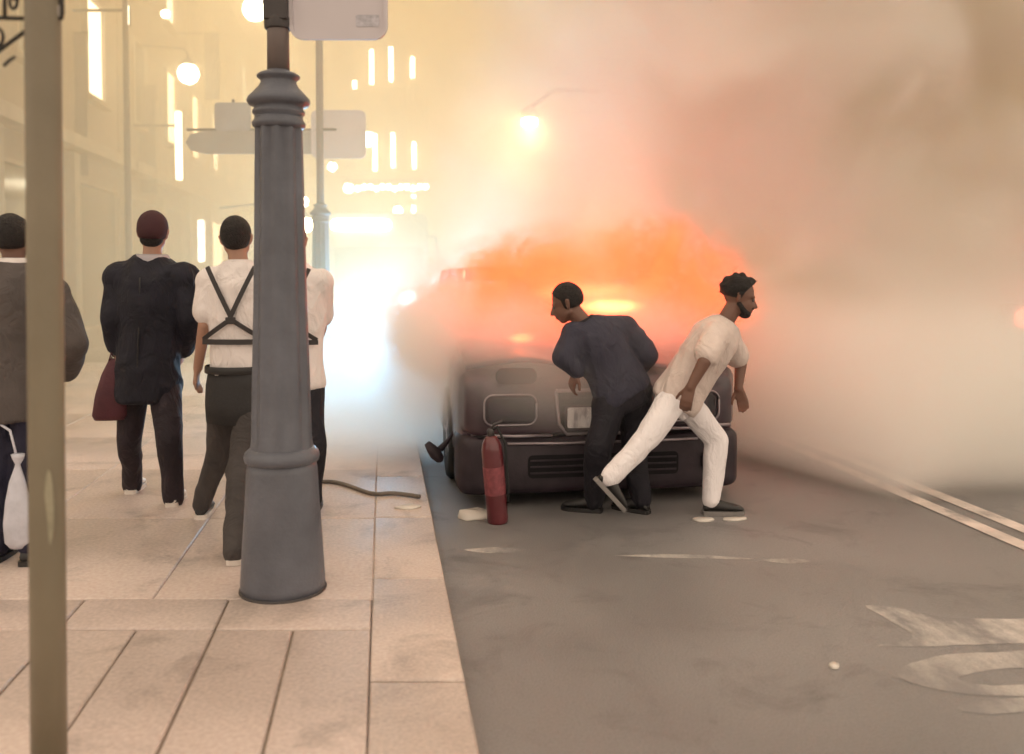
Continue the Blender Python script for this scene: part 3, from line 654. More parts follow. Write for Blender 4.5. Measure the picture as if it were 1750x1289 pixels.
# ---------------------------------------------------------------- smoke and fire (volumes)
def vol_nodes(m):
    m.use_nodes = True; n = m.node_tree.nodes; l = m.node_tree.links
    n.clear(); out = n.new('ShaderNodeOutputMaterial'); pv = n.new('ShaderNodeVolumePrincipled'); l.new(pv.outputs[0], out.inputs['Volume'])
    return n, l, pv
def M2(n, l, op, a, b=None, clamp=False, c=None):
    q = n.new('ShaderNodeMath'); q.operation = op; q.use_clamp = clamp
    for i, x in enumerate((a, b, c)):
        if x is None: continue
        if isinstance(x, (int, float)): q.inputs[i].default_value = x
        else: l.new(x, q.inputs[i])
    return q.outputs[0]
def ramp(n, l, x, a, b):
    q = n.new('ShaderNodeMapRange'); q.interpolation_type = 'SMOOTHERSTEP'
    q.inputs['From Min'].default_value = a; q.inputs['From Max'].default_value = b
    l.new(x, q.inputs['Value']); return q.outputs['Result']
def sphere_fall(n, l, pos, c, r, r0=0.0):
    "1 inside, falling softly to 0 on an ellipsoid"
    s = n.new('ShaderNodeVectorMath'); s.operation = 'SUBTRACT'; l.new(pos, s.inputs[0]); s.inputs[1].default_value = c
    d = n.new('ShaderNodeVectorMath'); d.operation = 'DIVIDE'; l.new(s.outputs[0], d.inputs[0]); d.inputs[1].default_value = r
    g = n.new('ShaderNodeVectorMath'); g.operation = 'LENGTH'; l.new(d.outputs[0], g.inputs[0])
    return ramp(n, l, g.outputs['Value'], 1.0, r0)
def noise3(n, l, pos, scale, detail=3, rough=.55, off=(0, 0, 0), dist=0.0):
    mp = n.new('ShaderNodeMapping'); l.new(pos, mp.inputs[0]); mp.inputs['Location'].default_value = off
    nz = n.new('ShaderNodeTexNoise'); nz.inputs['Scale'].default_value = scale; nz.inputs['Detail'].default_value = detail
    nz.inputs['Roughness'].default_value = rough; nz.inputs['Distortion'].default_value = dist
    l.new(mp.outputs[0], nz.inputs['Vector']); return nz.outputs['Fac']
def geopos(n):
    return n.new('ShaderNodeNewGeometry').outputs['Position']

# smoke bank round and behind the burning car
m = bpy.data.materials.new('car_smoke'); n, l, pv = vol_nodes(m); pos = geopos(n)
sx = n.new('ShaderNodeSeparateXYZ'); l.new(pos, sx.inputs[0])
big = noise3(n, l, pos, 0.33, 2, .5, (3, 1, 7)); fine = noise3(n, l, pos, 1.1, 3, .6, (9, 4, 2), .6)
nzv = M2(n, l, 'MULTIPLY_ADD', fine, 0.5, c=M2(n, l, 'MULTIPLY', big, 0.8))          # about 0.65 mean
# front wall, wavy: dense beyond it
yw = M2(n, l, 'MULTIPLY_ADD', M2(n, l, 'SUBTRACT', nzv, .65), 5.0, c=sx.outputs['Y'])
front = ramp(n, l, yw, 6.2, 7.8)
xw = M2(n, l, 'MULTIPLY_ADD', M2(n, l, 'SUBTRACT', nzv, .65), 3.0, c=sx.outputs['X'])
left = ramp(n, l, xw, 0.6, 3.4)
bank = M2(n, l, 'MULTIPLY', front, left)
d1 = M2(n, l, 'MULTIPLY', bank, 1.6)
d1 = M2(n, l, 'MULTIPLY', d1, ramp(n, l, nzv, .54, .76))
# thick dark smoke pouring over the bonnet and down the kerb side
over = sphere_fall(n, l, pos, (1.30, 5.90, 0.80), (1.35, 1.05, 0.68))
over2 = sphere_fall(n, l, pos, (0.35, 6.3, 0.90), (0.62, 1.1, 0.80))
ov = M2(n, l, 'MAXIMUM', over, over2)
# smoke rolling along the ground, from the kerb to the far side of the road
ysh = M2(n, l, 'MULTIPLY_ADD', ramp(n, l, sx.outputs['X'], 2.5, 3.3), 1.55, c=sx.outputs['Y'])
ysh = M2(n, l, 'MULTIPLY_ADD', ramp(n, l, sx.outputs['X'], .5, -.1), .45, c=ysh)
low = M2(n, l, 'MULTIPLY', ramp(n, l, M2(n, l, 'MULTIPLY_ADD', M2(n, l, 'SUBTRACT', fine, .5), 1.6, c=M2(n, l, 'MULTIPLY_ADD', ramp(n, l, sx.outputs['X'], 1.0, -.2), .45, c=sx.outputs['Z'])), 1.5, -.1), ramp(n, l, M2(n, l, 'MULTIPLY_ADD', M2(n, l, 'SUBTRACT', nzv, .65), 1.2, c=ysh), 6.35, 7.0))
low = M2(n, l, 'MULTIPLY', low, ramp(n, l, sx.outputs['X'], -1.6, .1))
d1 = M2(n, l, 'MULTIPLY_ADD', low, 4.5, c=d1)
d2 = M2(n, l, 'MULTIPLY', ov, M2(n, l, 'MULTIPLY', ramp(n, l, fine, .30, .62), 10.5))
l.new(M2(n, l, 'ADD', d1, d2), pv.inputs['Density'])
cz1 = noise3(n, l, pos, .55, 3, .6, (5, 2, 8), .8)
soot = M2(n, l, 'MULTIPLY', ramp(n, l, cz1, .42, .56), ramp(n, l, sx.outputs['Z'], .9, 2.0))
cm_ = n.new('ShaderNodeMixRGB'); l.new(soot, cm_.inputs['Fac']); cm_.inputs[1].default_value = (.999, .99, .965, 1); cm_.inputs[2].default_value = (.885, .81, .77, 1)
l.new(cm_.outputs[0], pv.inputs['Color']); pv.inputs['Anisotropy'].default_value = 0.1
b = MB().box((5.0, 9.5, 4.46), (14.0, 9.6, 9.0)); sm = b.build('car_smoke', m); tag(sm, 'thick pale smoke billowing over and behind the burning car', 'smoke', kind='stuff')

# thinner smoke hanging over the whole street beyond
m = bpy.data.materials.new('street_smoke'); n, l, pv = vol_nodes(m)
pv.inputs['Density'].default_value = 0.105; pv.inputs['Color'].default_value = (.99, .89, .67, 1)
st = MB().box((1.5, 30.6, 9), (44, 47.2, 18.1)).build('street_smoke', m); tag(st, 'thin warm smoke hanging over the street beyond the car', 'smoke', kind='stuff')

# flames
m = bpy.data.materials.new('flames'); n, l, pv = vol_nodes(m); pos = geopos(n)
core = sphere_fall(n, l, pos, (1.50, 6.45, 1.18), (1.55, .95, 0.66), 0.3)
core2 = sphere_fall(n, l, pos, (2.0, 6.45, 1.30), (0.85, .9, 0.62), 0.2)
fz = noise3(n, l, pos, 2.3, 4, .62, (2, 6, 1), 1.8)
f = M2(n, l, 'MULTIPLY', M2(n, l, 'MAXIMUM', core, core2), ramp(n, l, fz, .43, .54))
l.new(M2(n, l, 'MULTIPLY', f, 10.0), pv.inputs['Density']); pv.inputs['Color'].default_value = (.96, .42, .24, 1)
hot = M2(n, l, 'MULTIPLY', M2(n, l, 'MULTIPLY', M2(n, l, 'MAXIMUM', core, core2), ramp(n, l, fz, .50, .66)), 5.0)
h1, h2, h3 = P(1040, 524, 5.9), P(890, 578, 5.95), P(1000, 500, 6.1)
hs1 = sphere_fall(n, l, pos, tuple(h1), (.30, .25, .075)); hs2 = sphere_fall(n, l, pos, tuple(h2), (.13, .15, .05)); hs3 = sphere_fall(n, l, pos, tuple(h3), (.5, .3, .10))
hh_ = M2(n, l, 'ADD', M2(n, l, 'MULTIPLY', hs1, 60.0), M2(n, l, 'ADD', M2(n, l, 'MULTIPLY', hs2, 60.0), M2(n, l, 'MULTIPLY', hs3, 14.0)))
l.new(M2(n, l, 'ADD', M2(n, l, 'ADD', M2(n, l, 'MULTIPLY', f, 6.2), hot), hh_), pv.inputs['Emission Strength']); pv.inputs['Emission Color'].default_value = (1, .13, .036, 1)
fl = MB().ball((1.52, 6.46, 1.30), 1.0, 48, 32, (1.78, 1.12, .98)).build('flames', m); tag(fl, 'orange flames rising from the cabin of the burning car', 'fire', kind='stuff')
fd = bpy.data.lights.new('fire_light', 'POINT'); fo = bpy.data.objects.new('fire_light', fd); C.objects.link(fo)
fo.location = (1.7, 6.9, 1.5); fd.energy = 22; fd.color = (1, .30, .12); fd.shadow_soft_size = .5
# ---------------------------------------------------------------- people
def evaluated(o):
    dg = bpy.context.evaluated_depsgraph_get()
    return bpy.data.meshes.new_from_object(o.evaluated_get(dg))
def fuse(mb, name, mats, parent, voxel=.007, smooth=3, folds=0.0, fscale=6.0, region=None, stretch=(1, 1, .45), seed=0):
    "join overlapping closed shapes into one continuous skin"
    me = mb.mesh(name); o = bpy.data.objects.new(name, me); C.objects.link(o)
    r = o.modifiers.new('r', 'REMESH'); r.mode = 'VOXEL'; r.voxel_size = voxel
    if smooth:
        s = o.modifiers.new('s', 'SMOOTH'); s.factor = .5; s.iterations = smooth
    me2 = evaluated(o); o.modifiers.clear(); o.data = me2; bpy.data.meshes.remove(me); me2.name = name
    for q in mats: me2.materials.append(q)
    if folds:
        so = Vector((seed * 3.1, seed * 7.7, seed * 1.3))
        for v in me2.vertices:
            c = v.co; q = Vector((c.x * stretch[0], c.y * stretch[1], c.z * stretch[2])) * fscale + so
            a = noise.noise(q + noise.noise_vector(q * .6) * 1.3)
            a = 1 - abs(a) * 2.6
            b_ = noise.noise(Vector((c.x, c.y, c.z * 1.6)) * 3.0 + so)
            v.co = c + v.normal * folds * (a * .9 + b_ * .9)
    if region:
        for p in me2.polygons: p.material_index = region(p.center)
    me2.shade_smooth(); o.parent = parent
    return o
def cap(mb, a, b, ra, rb, n=14):
    a, b = Vector(a), Vector(b); d = (b - a); L = d.length; t = d / max(L, 1e-6)
    pts = []; rr = []
    for k in range(5):
        th = R(90) * k / 4; pts.append(a - t * ra * math.cos(th) * .999); rr.append(max(ra * math.sin(th), .0012))
    for k in range(1, 4):
        u = k / 4; pts.append(a.lerp(b, u)); rr.append(ra + (rb - ra) * u)
    for k in range(5):
        th = R(90) * k / 4; pts.append(b + t * rb * math.sin(th) * .999); rr.append(max(rb * math.cos(th), .0012))
    mb.tube(pts, rr, n)
def loft(mb, secs, side, n=20):
    "secs: (centre, half width, half depth); side = unit vector across the shoulders"
    rs = []
    for i, (c, wv, dv) in enumerate(secs):
        c = Vector(c); t = (Vector(secs[min(i + 1, len(secs) - 1)][0]) - Vector(secs[max(i - 1, 0)][0])).normalized()
        sd = (side - t * side.dot(t)).normalized(); fr = t.cross(sd)
        rs.append([c + sd * wv * math.cos(2 * math.pi * j / n) + fr * dv * math.sin(2 * math.pi * j / n) for j in range(n)])
    mb.rings(rs)
def hand(mb, wrist, direction, palmn, size=.185, curl=.6, thumb_side=1):
    d = direction.normalized(); nrm = (palmn - d * palmn.dot(d)).normalized(); s = d.cross(nrm) * thumb_side
    k = size / .185
    w0 = Vector(wrist)
    for u in (-.026, -.009, .009, .026):
        cap(mb, w0 + s * u * .6 * k, w0 + d * .082 * k + s * u * k, .016 * k, .0125 * k, 8)
    for u, L in ((-.030, .060), (-.010, .076), (.010, .082), (.030, .072)):
        p = w0 + d * .084 * k + s * u * k; dd = d.copy(); ax = s
        for seg, f in ((.45, .0095), (.32, .0085), (.23, .0075)):
            dd = Matrix.Rotation(curl * .55 * thumb_side, 3, ax) @ dd
            q = p + dd * L * seg * k; cap(mb, p, q, f * k, f * .93 * k, 8); p = q
    p = w0 + d * .02 * k + s * .025 * k; dd = (d * .75 + s * .6 + nrm * .3).normalized()
    q = p + dd * .045 * k; cap(mb, p, q, .0125 * k, .011 * k, 8)
    cap(mb, q, q + (dd * .7 + d * .5).normalized() * .035 * k, .0105 * k, .009 * k, 8)
def head(mb, c, up, fwd, s=1.0):
    "head centred at c: skull, jaw, nose, brows, lips, ears"
    up = up.normalized(); f = (fwd - up * fwd.dot(up)).normalized(); sd = f.cross(up)
    Mx = Matrix((sd, f, up)).transposed()
    T = lambda x, y, z: Vector(c) + Mx @ Vector((x * s, y * s, z * s))
    mb.ball(T(0, -.012, .025), .1 * s, 20, 14, (.76, .93, .92), Mx)                  # skull
    mb.ball(T(0, .022, -.035), .075 * s, 18, 12, (.80, .95, 1.0), Mx)               # face
    mb.ball(T(0, .05, -.088), .034 * s, 12, 8, (1.1, .9, .8), Mx)                  # chin
    cap(mb, T(-.05, .0, -.055), T(-.02, .055, -.09), .02 * s, .016 * s, 8); cap(mb, T(.05, .0, -.055), T(.02, .055, -.09), .02 * s, .016 * s, 8)
    cap(mb, T(0, .085, .005), T(0, .108, -.035), .008 * s, .0135 * s, 8)             # nose
    mb.ball(T(-.012, .096, -.038), .009 * s, 8, 6); mb.ball(T(.012, .096, -.038), .009 * s, 8, 6)
    cap(mb, T(-.042, .078, .018), T(.042, .078, .018), .010 * s, .010 * s, 8)        # brow
    cap(mb, T(-.02, .088, -.062), T(.02, .088, -.062), .0075 * s, .0075 * s, 8)      # lips
    cap(mb, T(-.018, .086, -.073), T(.018, .086, -.073), .0075 * s, .0075 * s, 8)
    for q in (-1, 1):
        cap(mb, T(q * .077, -.008, -.028), T(q * .083, -.016, .014), .010 * s, .014 * s, 8)
    return T, Mx
def hair_cap(c, up, fwd, s, name, m, parent, grow=1.06, vol=.008, low=-.03, front=.02, fringe=.0, fs=28, seed=0, deep=1.0):
    up = up.normalized(); f = (fwd - up * fwd.dot(up)).normalized(); sd = f.cross(up); Mx = Matrix((sd, f, up)).transposed()
    mb = MB(); mb.ball(Vector(c) + Mx @ Vector((0, -.016 * s, .027 * s)), .1 * s, 36, 28, (.79 * grow, .95 * grow * deep, .95 * grow), Mx)
    me = mb.mesh(name); Mi = Mx.transposed(); c = Vector(c)
    for v in me.vertices:
        q = Mi @ (v.co - c); a = noise.noise(v.co * fs + Vector((seed, 0, 0))) + .6 * noise.noise(v.co * fs * 2.3)
        lim = low * s if q.y < front * s else (low * s + (q.y / s - front) * 1.2 * s + .055 * s + fringe)
        if q.z < lim:
            k = .80 if q.z < lim - .01 else .93
            q = Vector((q.x * k, q.y * k, max(q.z, lim - .012)))
            v.co = c + Mx @ q
        else: v.co = v.co + (v.co - c).normalized() * vol * a
    me.materials.append(m); me.shade_smooth(); o = bpy.data.objects.new(name, me); C.objects.link(o); o.parent = parent; return o
def shoe(ankle, toe_dir, ground, name, m, sole_m, parent, L=.28, pitch=0.0, up=None):
    "shoe as a lofted last with its sole"
    d = Vector(toe_dir); d.z = 0; d.normalize(); u = Vector((0, 0, 1))
    if pitch: Rm = Matrix.Rotation(pitch, 3, d.cross(u)); d = Rm @ d; u = Rm @ u
    sd = d.cross(u); a = Vector(ankle)
    base = a - u * (a.z - ground if not pitch else .085)
    mb = MB(); rs = []
    for y, wv, h in ((-.050, .020, .030), (-.044, .030, .05), (-.020, .034, .07), (.02, .040, .088), (.08, .045, .062), (.14, .046, .048), (.18, .036, .036), (.20, .018, .022)):
        r = []
        for j in range(14):
            t = 2 * math.pi * j / 14
            x = wv * math.cos(t); z = h * .5 * math.sin(t) * (1 if math.sin(t) > 0 else .9) + h * .5 + .018
            r.append(base + d * y * L / .28 + sd * x + u * z)
        rs.append(r)
    mb.rings(rs)
    o = mb.build(name, m, parent, smooth=True)
    sl = MB(); out = []
    for y, wv in ((-.058, .02), (-.050, .034), (0, .040), (.08, .047), (.15, .047), (.19, .036), (.207, .014)):
        out.append((y * L / .28, wv))
    pl = [(y, x) for y, x in out] + [(y, -x) for y, x in reversed(out)]
    v = [base + d * y + sd * x + u * z for z in (.001, .026) for y, x in pl]; k = len(pl)
    sl.add(v, [tuple(range(k))[::-1], tuple(range(k, 2 * k))] + [(j, (j + 1) % k, k + (j + 1) % k, k + j) for j in range(k)])
    so = sl.build('sole', sole_m, o); so['label'] = 'pale rubber sole'
    return o

SKIN_D = mat('skin_dark', (.17, .085, .06), .5, var=.08)
SKIN_M = mat('skin_mid', (.42, .24, .17), .5, var=.08)
HAIR = mat('hair', (.020, .015, .014), .7, var=.5, vscale=70, bump=1.0, bscale=130, bdepth=.02)

def person(J, d, ground, label, facing, skin, shirt, trou, shoe_m, hair=HAIR, hgt=1.74, group=None, sleeve='short', build=1.0,
           shirt_fold=.007, trou_fold=.008, baggy=1.0, jacket=0.0, face=None, hood=False, hairargs=None, seed=0, sole=None, shirt_len=.06, shirt_region=None, shirt_mats=None, head_s=None, clothes_only=(), voxb=.010):
    """J: joints (px, py, extra depth) measured on the photo; every joint becomes a 3-D point d metres away"""
    j = {k: P(v[0], v[1], d + (v[2] if len(v) > 2 else 0)) for k, v in J.items()}
    H = hgt / 1.74; hs = head_s or H
    foot = (j['ankle_l'] + j['ankle_r']) / 2
    root = empty('person', (foot.x, foot.y, ground), 0, label, 'person', group)
    off = -Vector(root.location)
    j = {k: v + off for k, v in j.items()}
    g = 0.0
    f = Vector(facing).normalized(); side = (j['shoulder_r'] - j['shoulder_l']).normalized()
    pel, neck, hd = j['pelvis'], j['neck'], j['head']
    chest = pel.lerp(neck, .66); up = (neck - pel).normalized(); fr = side.cross(up)
    if fr.dot(f) < 0: fr = -fr
    b = build
    def torso(mb, e, lo=0.0, dep=1.0):
        S = [(pel - up * (.09 + lo), ((.158 if lo else .135) + e) * H * b, ((.122 if lo else .10) + e) * H), (pel - up * .02, (.165 + e) * H * b, (.125 + e) * H * dep), (pel + up * .08, (.155 + e) * H * b, (.115 + e) * H * dep),
             (pel.lerp(neck, .38), (.150 + e) * H * b, (.110 + e) * H * dep), (pel.lerp(neck, .6), (.170 + e) * H * b, (.120 + e) * H * dep),
             (pel.lerp(neck, .8), (.178 + e) * H * b, (.115 + e) * H * dep), (pel.lerp(neck, .93), (.13 + e) * H * b, (.085 + e) * H), (neck + up * .015, (.065 + e * .8), (.062 + e * .8))]
        if lo < -.07: S.pop(1); S[0] = (pel + up * (-.09 - lo), (.155 + e) * H * b, (.118 + e) * H)
        loft(mb, S, side)
        for q in ('l', 'r'):
            cap(mb, pel.lerp(neck, .80) * .6 + j['shoulder_' + q] * .4, j['shoulder_' + q], (.088 + e) * H, (.062 + e) * H)
    hips = {q: (pel + (j['hip_' + q] - pel) if 'hip_' + q in j else pel + side * (.09 if q == 'r' else -.09) * H - up * .03) for q in 'lr'}
    # body: one continuous skin
    mb = MB(); torso(mb, -.012)
    for q, sg in (('l', -1), ('r', 1)):
        cap(mb, j['shoulder_' + q], j['elbow_' + q], .050 * H * b, .038 * H * b); cap(mb, j['elbow_' + q], j['wrist_' + q], .040 * H * b, .027 * H)
        wd = j.get('hand_' + q, j['wrist_' + q] + (j['wrist_' + q] - j['elbow_' + q]).normalized()) - j['wrist_' + q]
        if q not in clothes_only: hand(mb, j['wrist_' + q], wd, side * -sg, .185 * H, .7, 1 if q == 'l' else -1)
        cap(mb, hips[q], j['knee_' + q], .082 * H, .056 * H); cap(mb, j['knee_' + q], j['ankle_' + q], .056 * H, .038 * H)
    cap(mb, neck - up * .03, hd - (hd - neck).normalized() * .04, .055 * H, .052 * H)
    hf = Vector(face).normalized() if face else f
    hu = (hd - neck).normalized() * .55 + Vector((0, 0, .6))
    T, Mx = head(mb, hd, hu, hf, hs)
    fuse(mb, 'body', [skin], root, voxb, 2)
    for q in (-1, 1):
        e = MB().ball(T(q * .03, .079, .0), .0105 * hs, 10, 8).build('eye', mat('eye', (.10, .085, .08), .2, var=0) if 'eye' not in bpy.data.materials else bpy.data.materials['eye'], root, True)
    # shirt or jacket
    if shirt:
        mb = MB(); torso(mb, .008 + jacket, shirt_len, 1.03)
        for q in 'lr':
            sh, el, wr = j['shoulder_' + q], j['elbow_' + q], j['wrist_' + q]
            if sleeve == 'short': cap(mb, sh, sh.lerp(el, .70), (.066 + jacket) * H * b, (.062 + jacket) * H * b)
            else:
                cap(mb, sh, el, (.062 + jacket) * H * b, (.054 + jacket) * H * b); cap(mb, el, el.lerp(wr, .93), (.054 + jacket) * H * b, (.042 + jacket * .8) * H)
        if hood:
            loft(mb, [(neck - up * .07 - fr * .05, .11, .05), (neck - up * .0 - fr * .06, .12, .06), (neck + up * .05 - fr * .03, .10, .07), (neck + up * .07, .085, .08)], side)
        fuse(mb, 'jacket' if sleeve == 'long' else 'shirt', shirt_mats or [shirt], root, .013, 2, shirt_fold, 7, shirt_region, seed=seed)
    # trousers
    mb = MB()
    loft(mb, [(pel - up * .13, .13 * H, .11 * H), (pel - up * .05, .172 * H * b, .135 * H), (pel + up * .03, .165 * H * b, .128 * H), (pel + up * .065, .158 * H * b, .12 * H)], side)
    for q in 'lr':
        k, a = j['knee_' + q], j['ankle_' + q]
        cap(mb, hips[q], k, .094 * H * baggy, .072 * H * baggy); cap(mb, k, a.lerp(k, .12), .072 * H * baggy, .056 * H * baggy * baggy)
        cap(mb, a.lerp(k, .3), a.lerp(k, -.02), .060 * H * baggy, .056 * H * baggy)
    fuse(mb, 'trousers', [trou], root, .013, 2, trou_fold, 6, seed=seed + 5)
    if hair: hair_cap(hd, hu, hf, hs, 'hair', hair, root, **(hairargs or {}))
    for q in 'lr':
        td = Vector(J['toe_' + q]) if 'toe_' + q in J and len(J['toe_' + q]) == 3 and False else f
        if 'foot_' + q in FOOT: td, pt = FOOT['foot_' + q]
        else: td, pt = f, 0.0
        shoe(j['ankle_' + q], td, g, 'shoe', shoe_m, sole or shoe_m, root, .28 * H, pt)
    return root, j, dict(up=up, side=side, fr=fr, T=T, Mx=Mx, hu=hu, hf=hf, H=H)
FOOT = {}
AHEAD = Vector((0.0, 1, 0))
black_shoe = mat('black_shoe', (.02, .018, .018), .45, var=.1)
white_shoe = mat('white_shoe', (.75, .68, .62), .5, var=.1)
navy_puff = mat('navy_jacket', (.010, .009, .018), .8, var=.25, vscale=12, bump=.7, bscale=8, bdepth=.035, bdist=2.4, bstretch=(1, 1, .6))
maroon_tr = mat('dark_trousers', (.020, .012, .018), .75, var=.3, vscale=5, bump=.7, bscale=8, bdepth=.035, bdist=2.4, bstretch=(1, 1, .6))
olive_jkt = mat('brown_grey_jacket', (.085, .070, .066), .8, var=.25, vscale=6, bump=.7, bscale=8, bdepth=.035, bdist=2.4, bstretch=(1, 1, .6))
navy_tr = mat('navy_trousers', (.014, .013, .035), .75, var=.3, vscale=5, bump=.7, bscale=8, bdepth=.035, bdist=2.4, bstretch=(1, 1, .6))
white_tee = mat('white_shirt', (.84, .77, .75), .85, var=.05, vscale=6, bump=.7, bscale=8, bdepth=.035, bdist=2.4, bstretch=(1, 1, .6))
grey_tr = mat('charcoal_trousers', (.055, .047, .046), .85, var=.2, vscale=6, bump=.7, bscale=8, bdepth=.035, bdist=2.4, bstretch=(1, 1, .6))
strap_m = mat('strap', (.04, .034, .034), .6, var=.15, bump=.2)
slate_sh = mat('dark_slate_top', (.034, .032, .052), .8, var=.14, vscale=5, bump=.7, bscale=8, bdepth=.035, bdist=2.4, bstretch=(1, 1, .6))
black_tr = mat('black_trousers', (.010, .008, .014), .8, var=.3, vscale=5, bump=.7, bscale=8, bdepth=.035, bdist=2.4, bstretch=(1, 1, .6))
cream_sh = mat('cream_shirt', (.70, .58, .53), .85, var=.08, vscale=5, bump=.7, bscale=8, bdepth=.035, bdist=2.4, bstretch=(1, 1, .6))
white_tr = mat('white_trousers', (.88, .82, .83), .85, var=.06, vscale=5, bump=.7, bscale=8, bdepth=.035, bdist=2.4, bstretch=(1, 1, .6))

# 1: far left, behind the olive post
r1, j1, k1 = person(dict(head=(22, 408), neck=(24, 455), shoulder_l=(-38, 500), shoulder_r=(88, 500), elbow_l=(-52, 590), elbow_r=(126, 585, -.04),
    wrist_l=(-46, 670), wrist_r=(112, 636, .16), hand_r=(104, 660, .22), pelvis=(24, 665), knee_l=(0, 812), knee_r=(48, 812), ankle_l=(-6, 930, -.08), ankle_r=(50, 925, -.12)),
    4.27, 0, 'man in a grey-brown jacket and navy trousers partly hidden by the olive post', AHEAD, SKIN_D, olive_jkt, navy_tr, black_shoe, hgt=1.66, sleeve='long', jacket=.022, hood=False,
    group='bystanders on the pavement', seed=1, hairargs=dict(low=-.045, vol=.003))
col = MB(); cc = j1['neck'] + Vector((0, 0, .01))
col.lathe([(.080, -.03), (.076, .02), (.070, .03), (.074, -.03)], 24, cc, caps=False); col.build('collar', white_tee, r1, True)
# 2: dark padded jacket, dark red cap
r2, j2, k2 = person(dict(head=(262, 398), neck=(260, 442), shoulder_l=(208, 478), shoulder_r=(312, 478), elbow_l=(197, 545, -.05), elbow_r=(326, 540, -.02),
    wrist_l=(202, 592), wrist_r=(312, 600, .14), hand_l=(201, 640), hand_r=(305, 640, .2), pelvis=(254, 645), knee_l=(222, 748, .05), knee_r=(290, 750, -.12), ankle_l=(226, 828, .24), ankle_r=(296, 850, -.06)),
    5.25, 0, 'man in a dark padded jacket and dark red cap carrying a maroon bag', AHEAD, SKIN_M, navy_puff, maroon_tr, white_shoe, hair=None, hgt=1.78, sleeve='long', jacket=.030,
    group='bystanders on the pavement', seed=2, shirt_fold=.012, shirt_len=.05, baggy=.98, trou_fold=.008, build=.93)
cap_m = mat('maroon_cap', (.055, .018, .022), .85, var=.2, bump=.3, bscale=200)
hair_cap(j2['head'], k2['hu'], k2['hf'], 1.02, 'cap', cap_m, r2, grow=1.1, vol=.002, low=-.03, front=.05)
hb = MB(); T = k2['T']; hb.ball(T(0, -.045, -.045), .055, 16, 10, (1.2, .7, .75), k2['Mx']); hb.build('hair', HAIR, r2, True)
col = MB(); col.lathe([(.105, -.045), (.098, .012), (.088, .025), (.09, -.04)], 24, j2['neck'] + Vector((0, 0, .0)), caps=False); col.build('collar', mat('grey_collar', (.42, .38, .40), .8), r2, True)
# bag in his left hand
bag_m = mat('maroon_bag', (.085, .018, .028), .6, var=.2, vscale=8, bump=.3, bscale=90)
bp = P(190, 716, 5.22); bag = empty('shopping_bag', bp, 0, 'maroon carrier bag held low by the man in the dark padded jacket', 'bag')
bb = MB(); n_ = 10
rs = []
for (z, hw, hd_) in ((0, .085, .07), (.03, .10, .085), (.15, .095, .085), (.27, .075, .06), (.345, .05, .03), (.36, .045, .02)):
    rs.append([Vector((hw * math.copysign(abs(math.cos(a)) ** .5, math.cos(a)) + z * .12, hd_ * math.copysign(abs(math.sin(a)) ** .5, math.sin(a)), z)) for a in [2 * math.pi * i / 24 for i in range(24)]])
bb.rings(rs); bo = bb.build('bag_body', bag_m, bag, True)
hw = bpy.data.objects['shopping_bag']
wl = (j2['wrist_l'] + Vector(r2.location)) + Vector((0, 0, -.085)) - Vector(bp)
for dy in (-.02, .02):
    MB().tube([(.0, dy, .35), (.01, dy, .39), Vector((wl.x, wl.y + dy * .3, wl.z)), (.07, dy, .39), (.085, dy, .35)], .006, 6).build('handle', bag_m, bag, True)
# 3 and 4: white shirts with crossed black straps
FOOT = {}
def straps(root, j, k, extra=.03, apron=True, flip=1):
    pel, neck, up, sd, fr = j['pelvis'], j['neck'], k['up'], k['side'], k['fr']
    back = -fr
    def S(u, x, o=0.0):                               # u: 0 pelvis .. 1 neck ; x metres to the right
        hw = .175 + .012
        dd = (.118 + extra) * math.sqrt(max(0.05, 1 - min(1, abs(x) / (hw * 1.15)) ** 2.2)) + .006 + o
        return pel.lerp(neck, u) + sd * x + back * dd
    def strap(name, pts, wv=.012, t=.004):
        mb = MB(); rs = []
        P_ = [S(*p) for p in pts]
        for i, p in enumerate(P_):
            tg = (P_[min(i + 1, len(P_) - 1)] - P_[max(i - 1, 0)]).normalized(); w_ = tg.cross(back).normalized(); nn = w_.cross(tg).normalized()
            if nn.dot(back) < 0: nn = -nn
            rs.append([p + w_ * wv, p + w_ * wv + nn * t, p - w_ * wv + nn * t, p - w_ * wv])
        mb.rings(rs); return mb.build(name, strap_m, root)
    L = lambda a, b_, n=10: [(a[0] + (b_[0] - a[0]) * i / n, a[1] + (b_[1] - a[1]) * i / n) for i in range(n + 1)]
    strap('strap', L((.97, -.125), (.52, .01))); strap('strap', L((.97, .125), (.52, -.01)))
    strap('strap', L((.52, -.01), (.36, -.16))); strap('strap', L((.52, .01), (.36, .16)))
    strap('back_band', L((.34, -.165), (.34, .165)), .014)
    q = MB(); c = S(.52, 0, .006); q.box(c, (.05, .02, .035)); q.build('buckle', strap_m, root, bevel=.004)
r3, j3, k3 = person(dict(head=(404, 408), neck=(408, 452), shoulder_l=(362, 482), shoulder_r=(458, 482), elbow_l=(350, 555, -.05), elbow_r=(470, 555),
    wrist_l=(338, 630, .08), wrist_r=(466, 630, .1), hand_l=(334, 660, .12), hand_r=(464, 665, .14), pelvis=(412, 650), knee_l=(376, 768, .1), knee_r=(410, 800, -.18), ankle_l=(345, 862, .18), ankle_r=(402, 940, -.58)),
    4.75, 0, 'man in a white shirt with crossed back straps striding left of the lamp post', AHEAD, SKIN_M, white_tee, grey_tr, black_shoe, hgt=1.70, sleeve='short', jacket=.012,
    group='bystanders on the pavement', seed=3, shirt_fold=.010, shirt_len=-.12, baggy=.98, build=.94, hairargs=dict(low=-.055, vol=.002), sole=white_shoe)
straps(r3, j3, k3)
ap = MB(); pel = j3['pelvis']; sd = k3['side']; rs = []
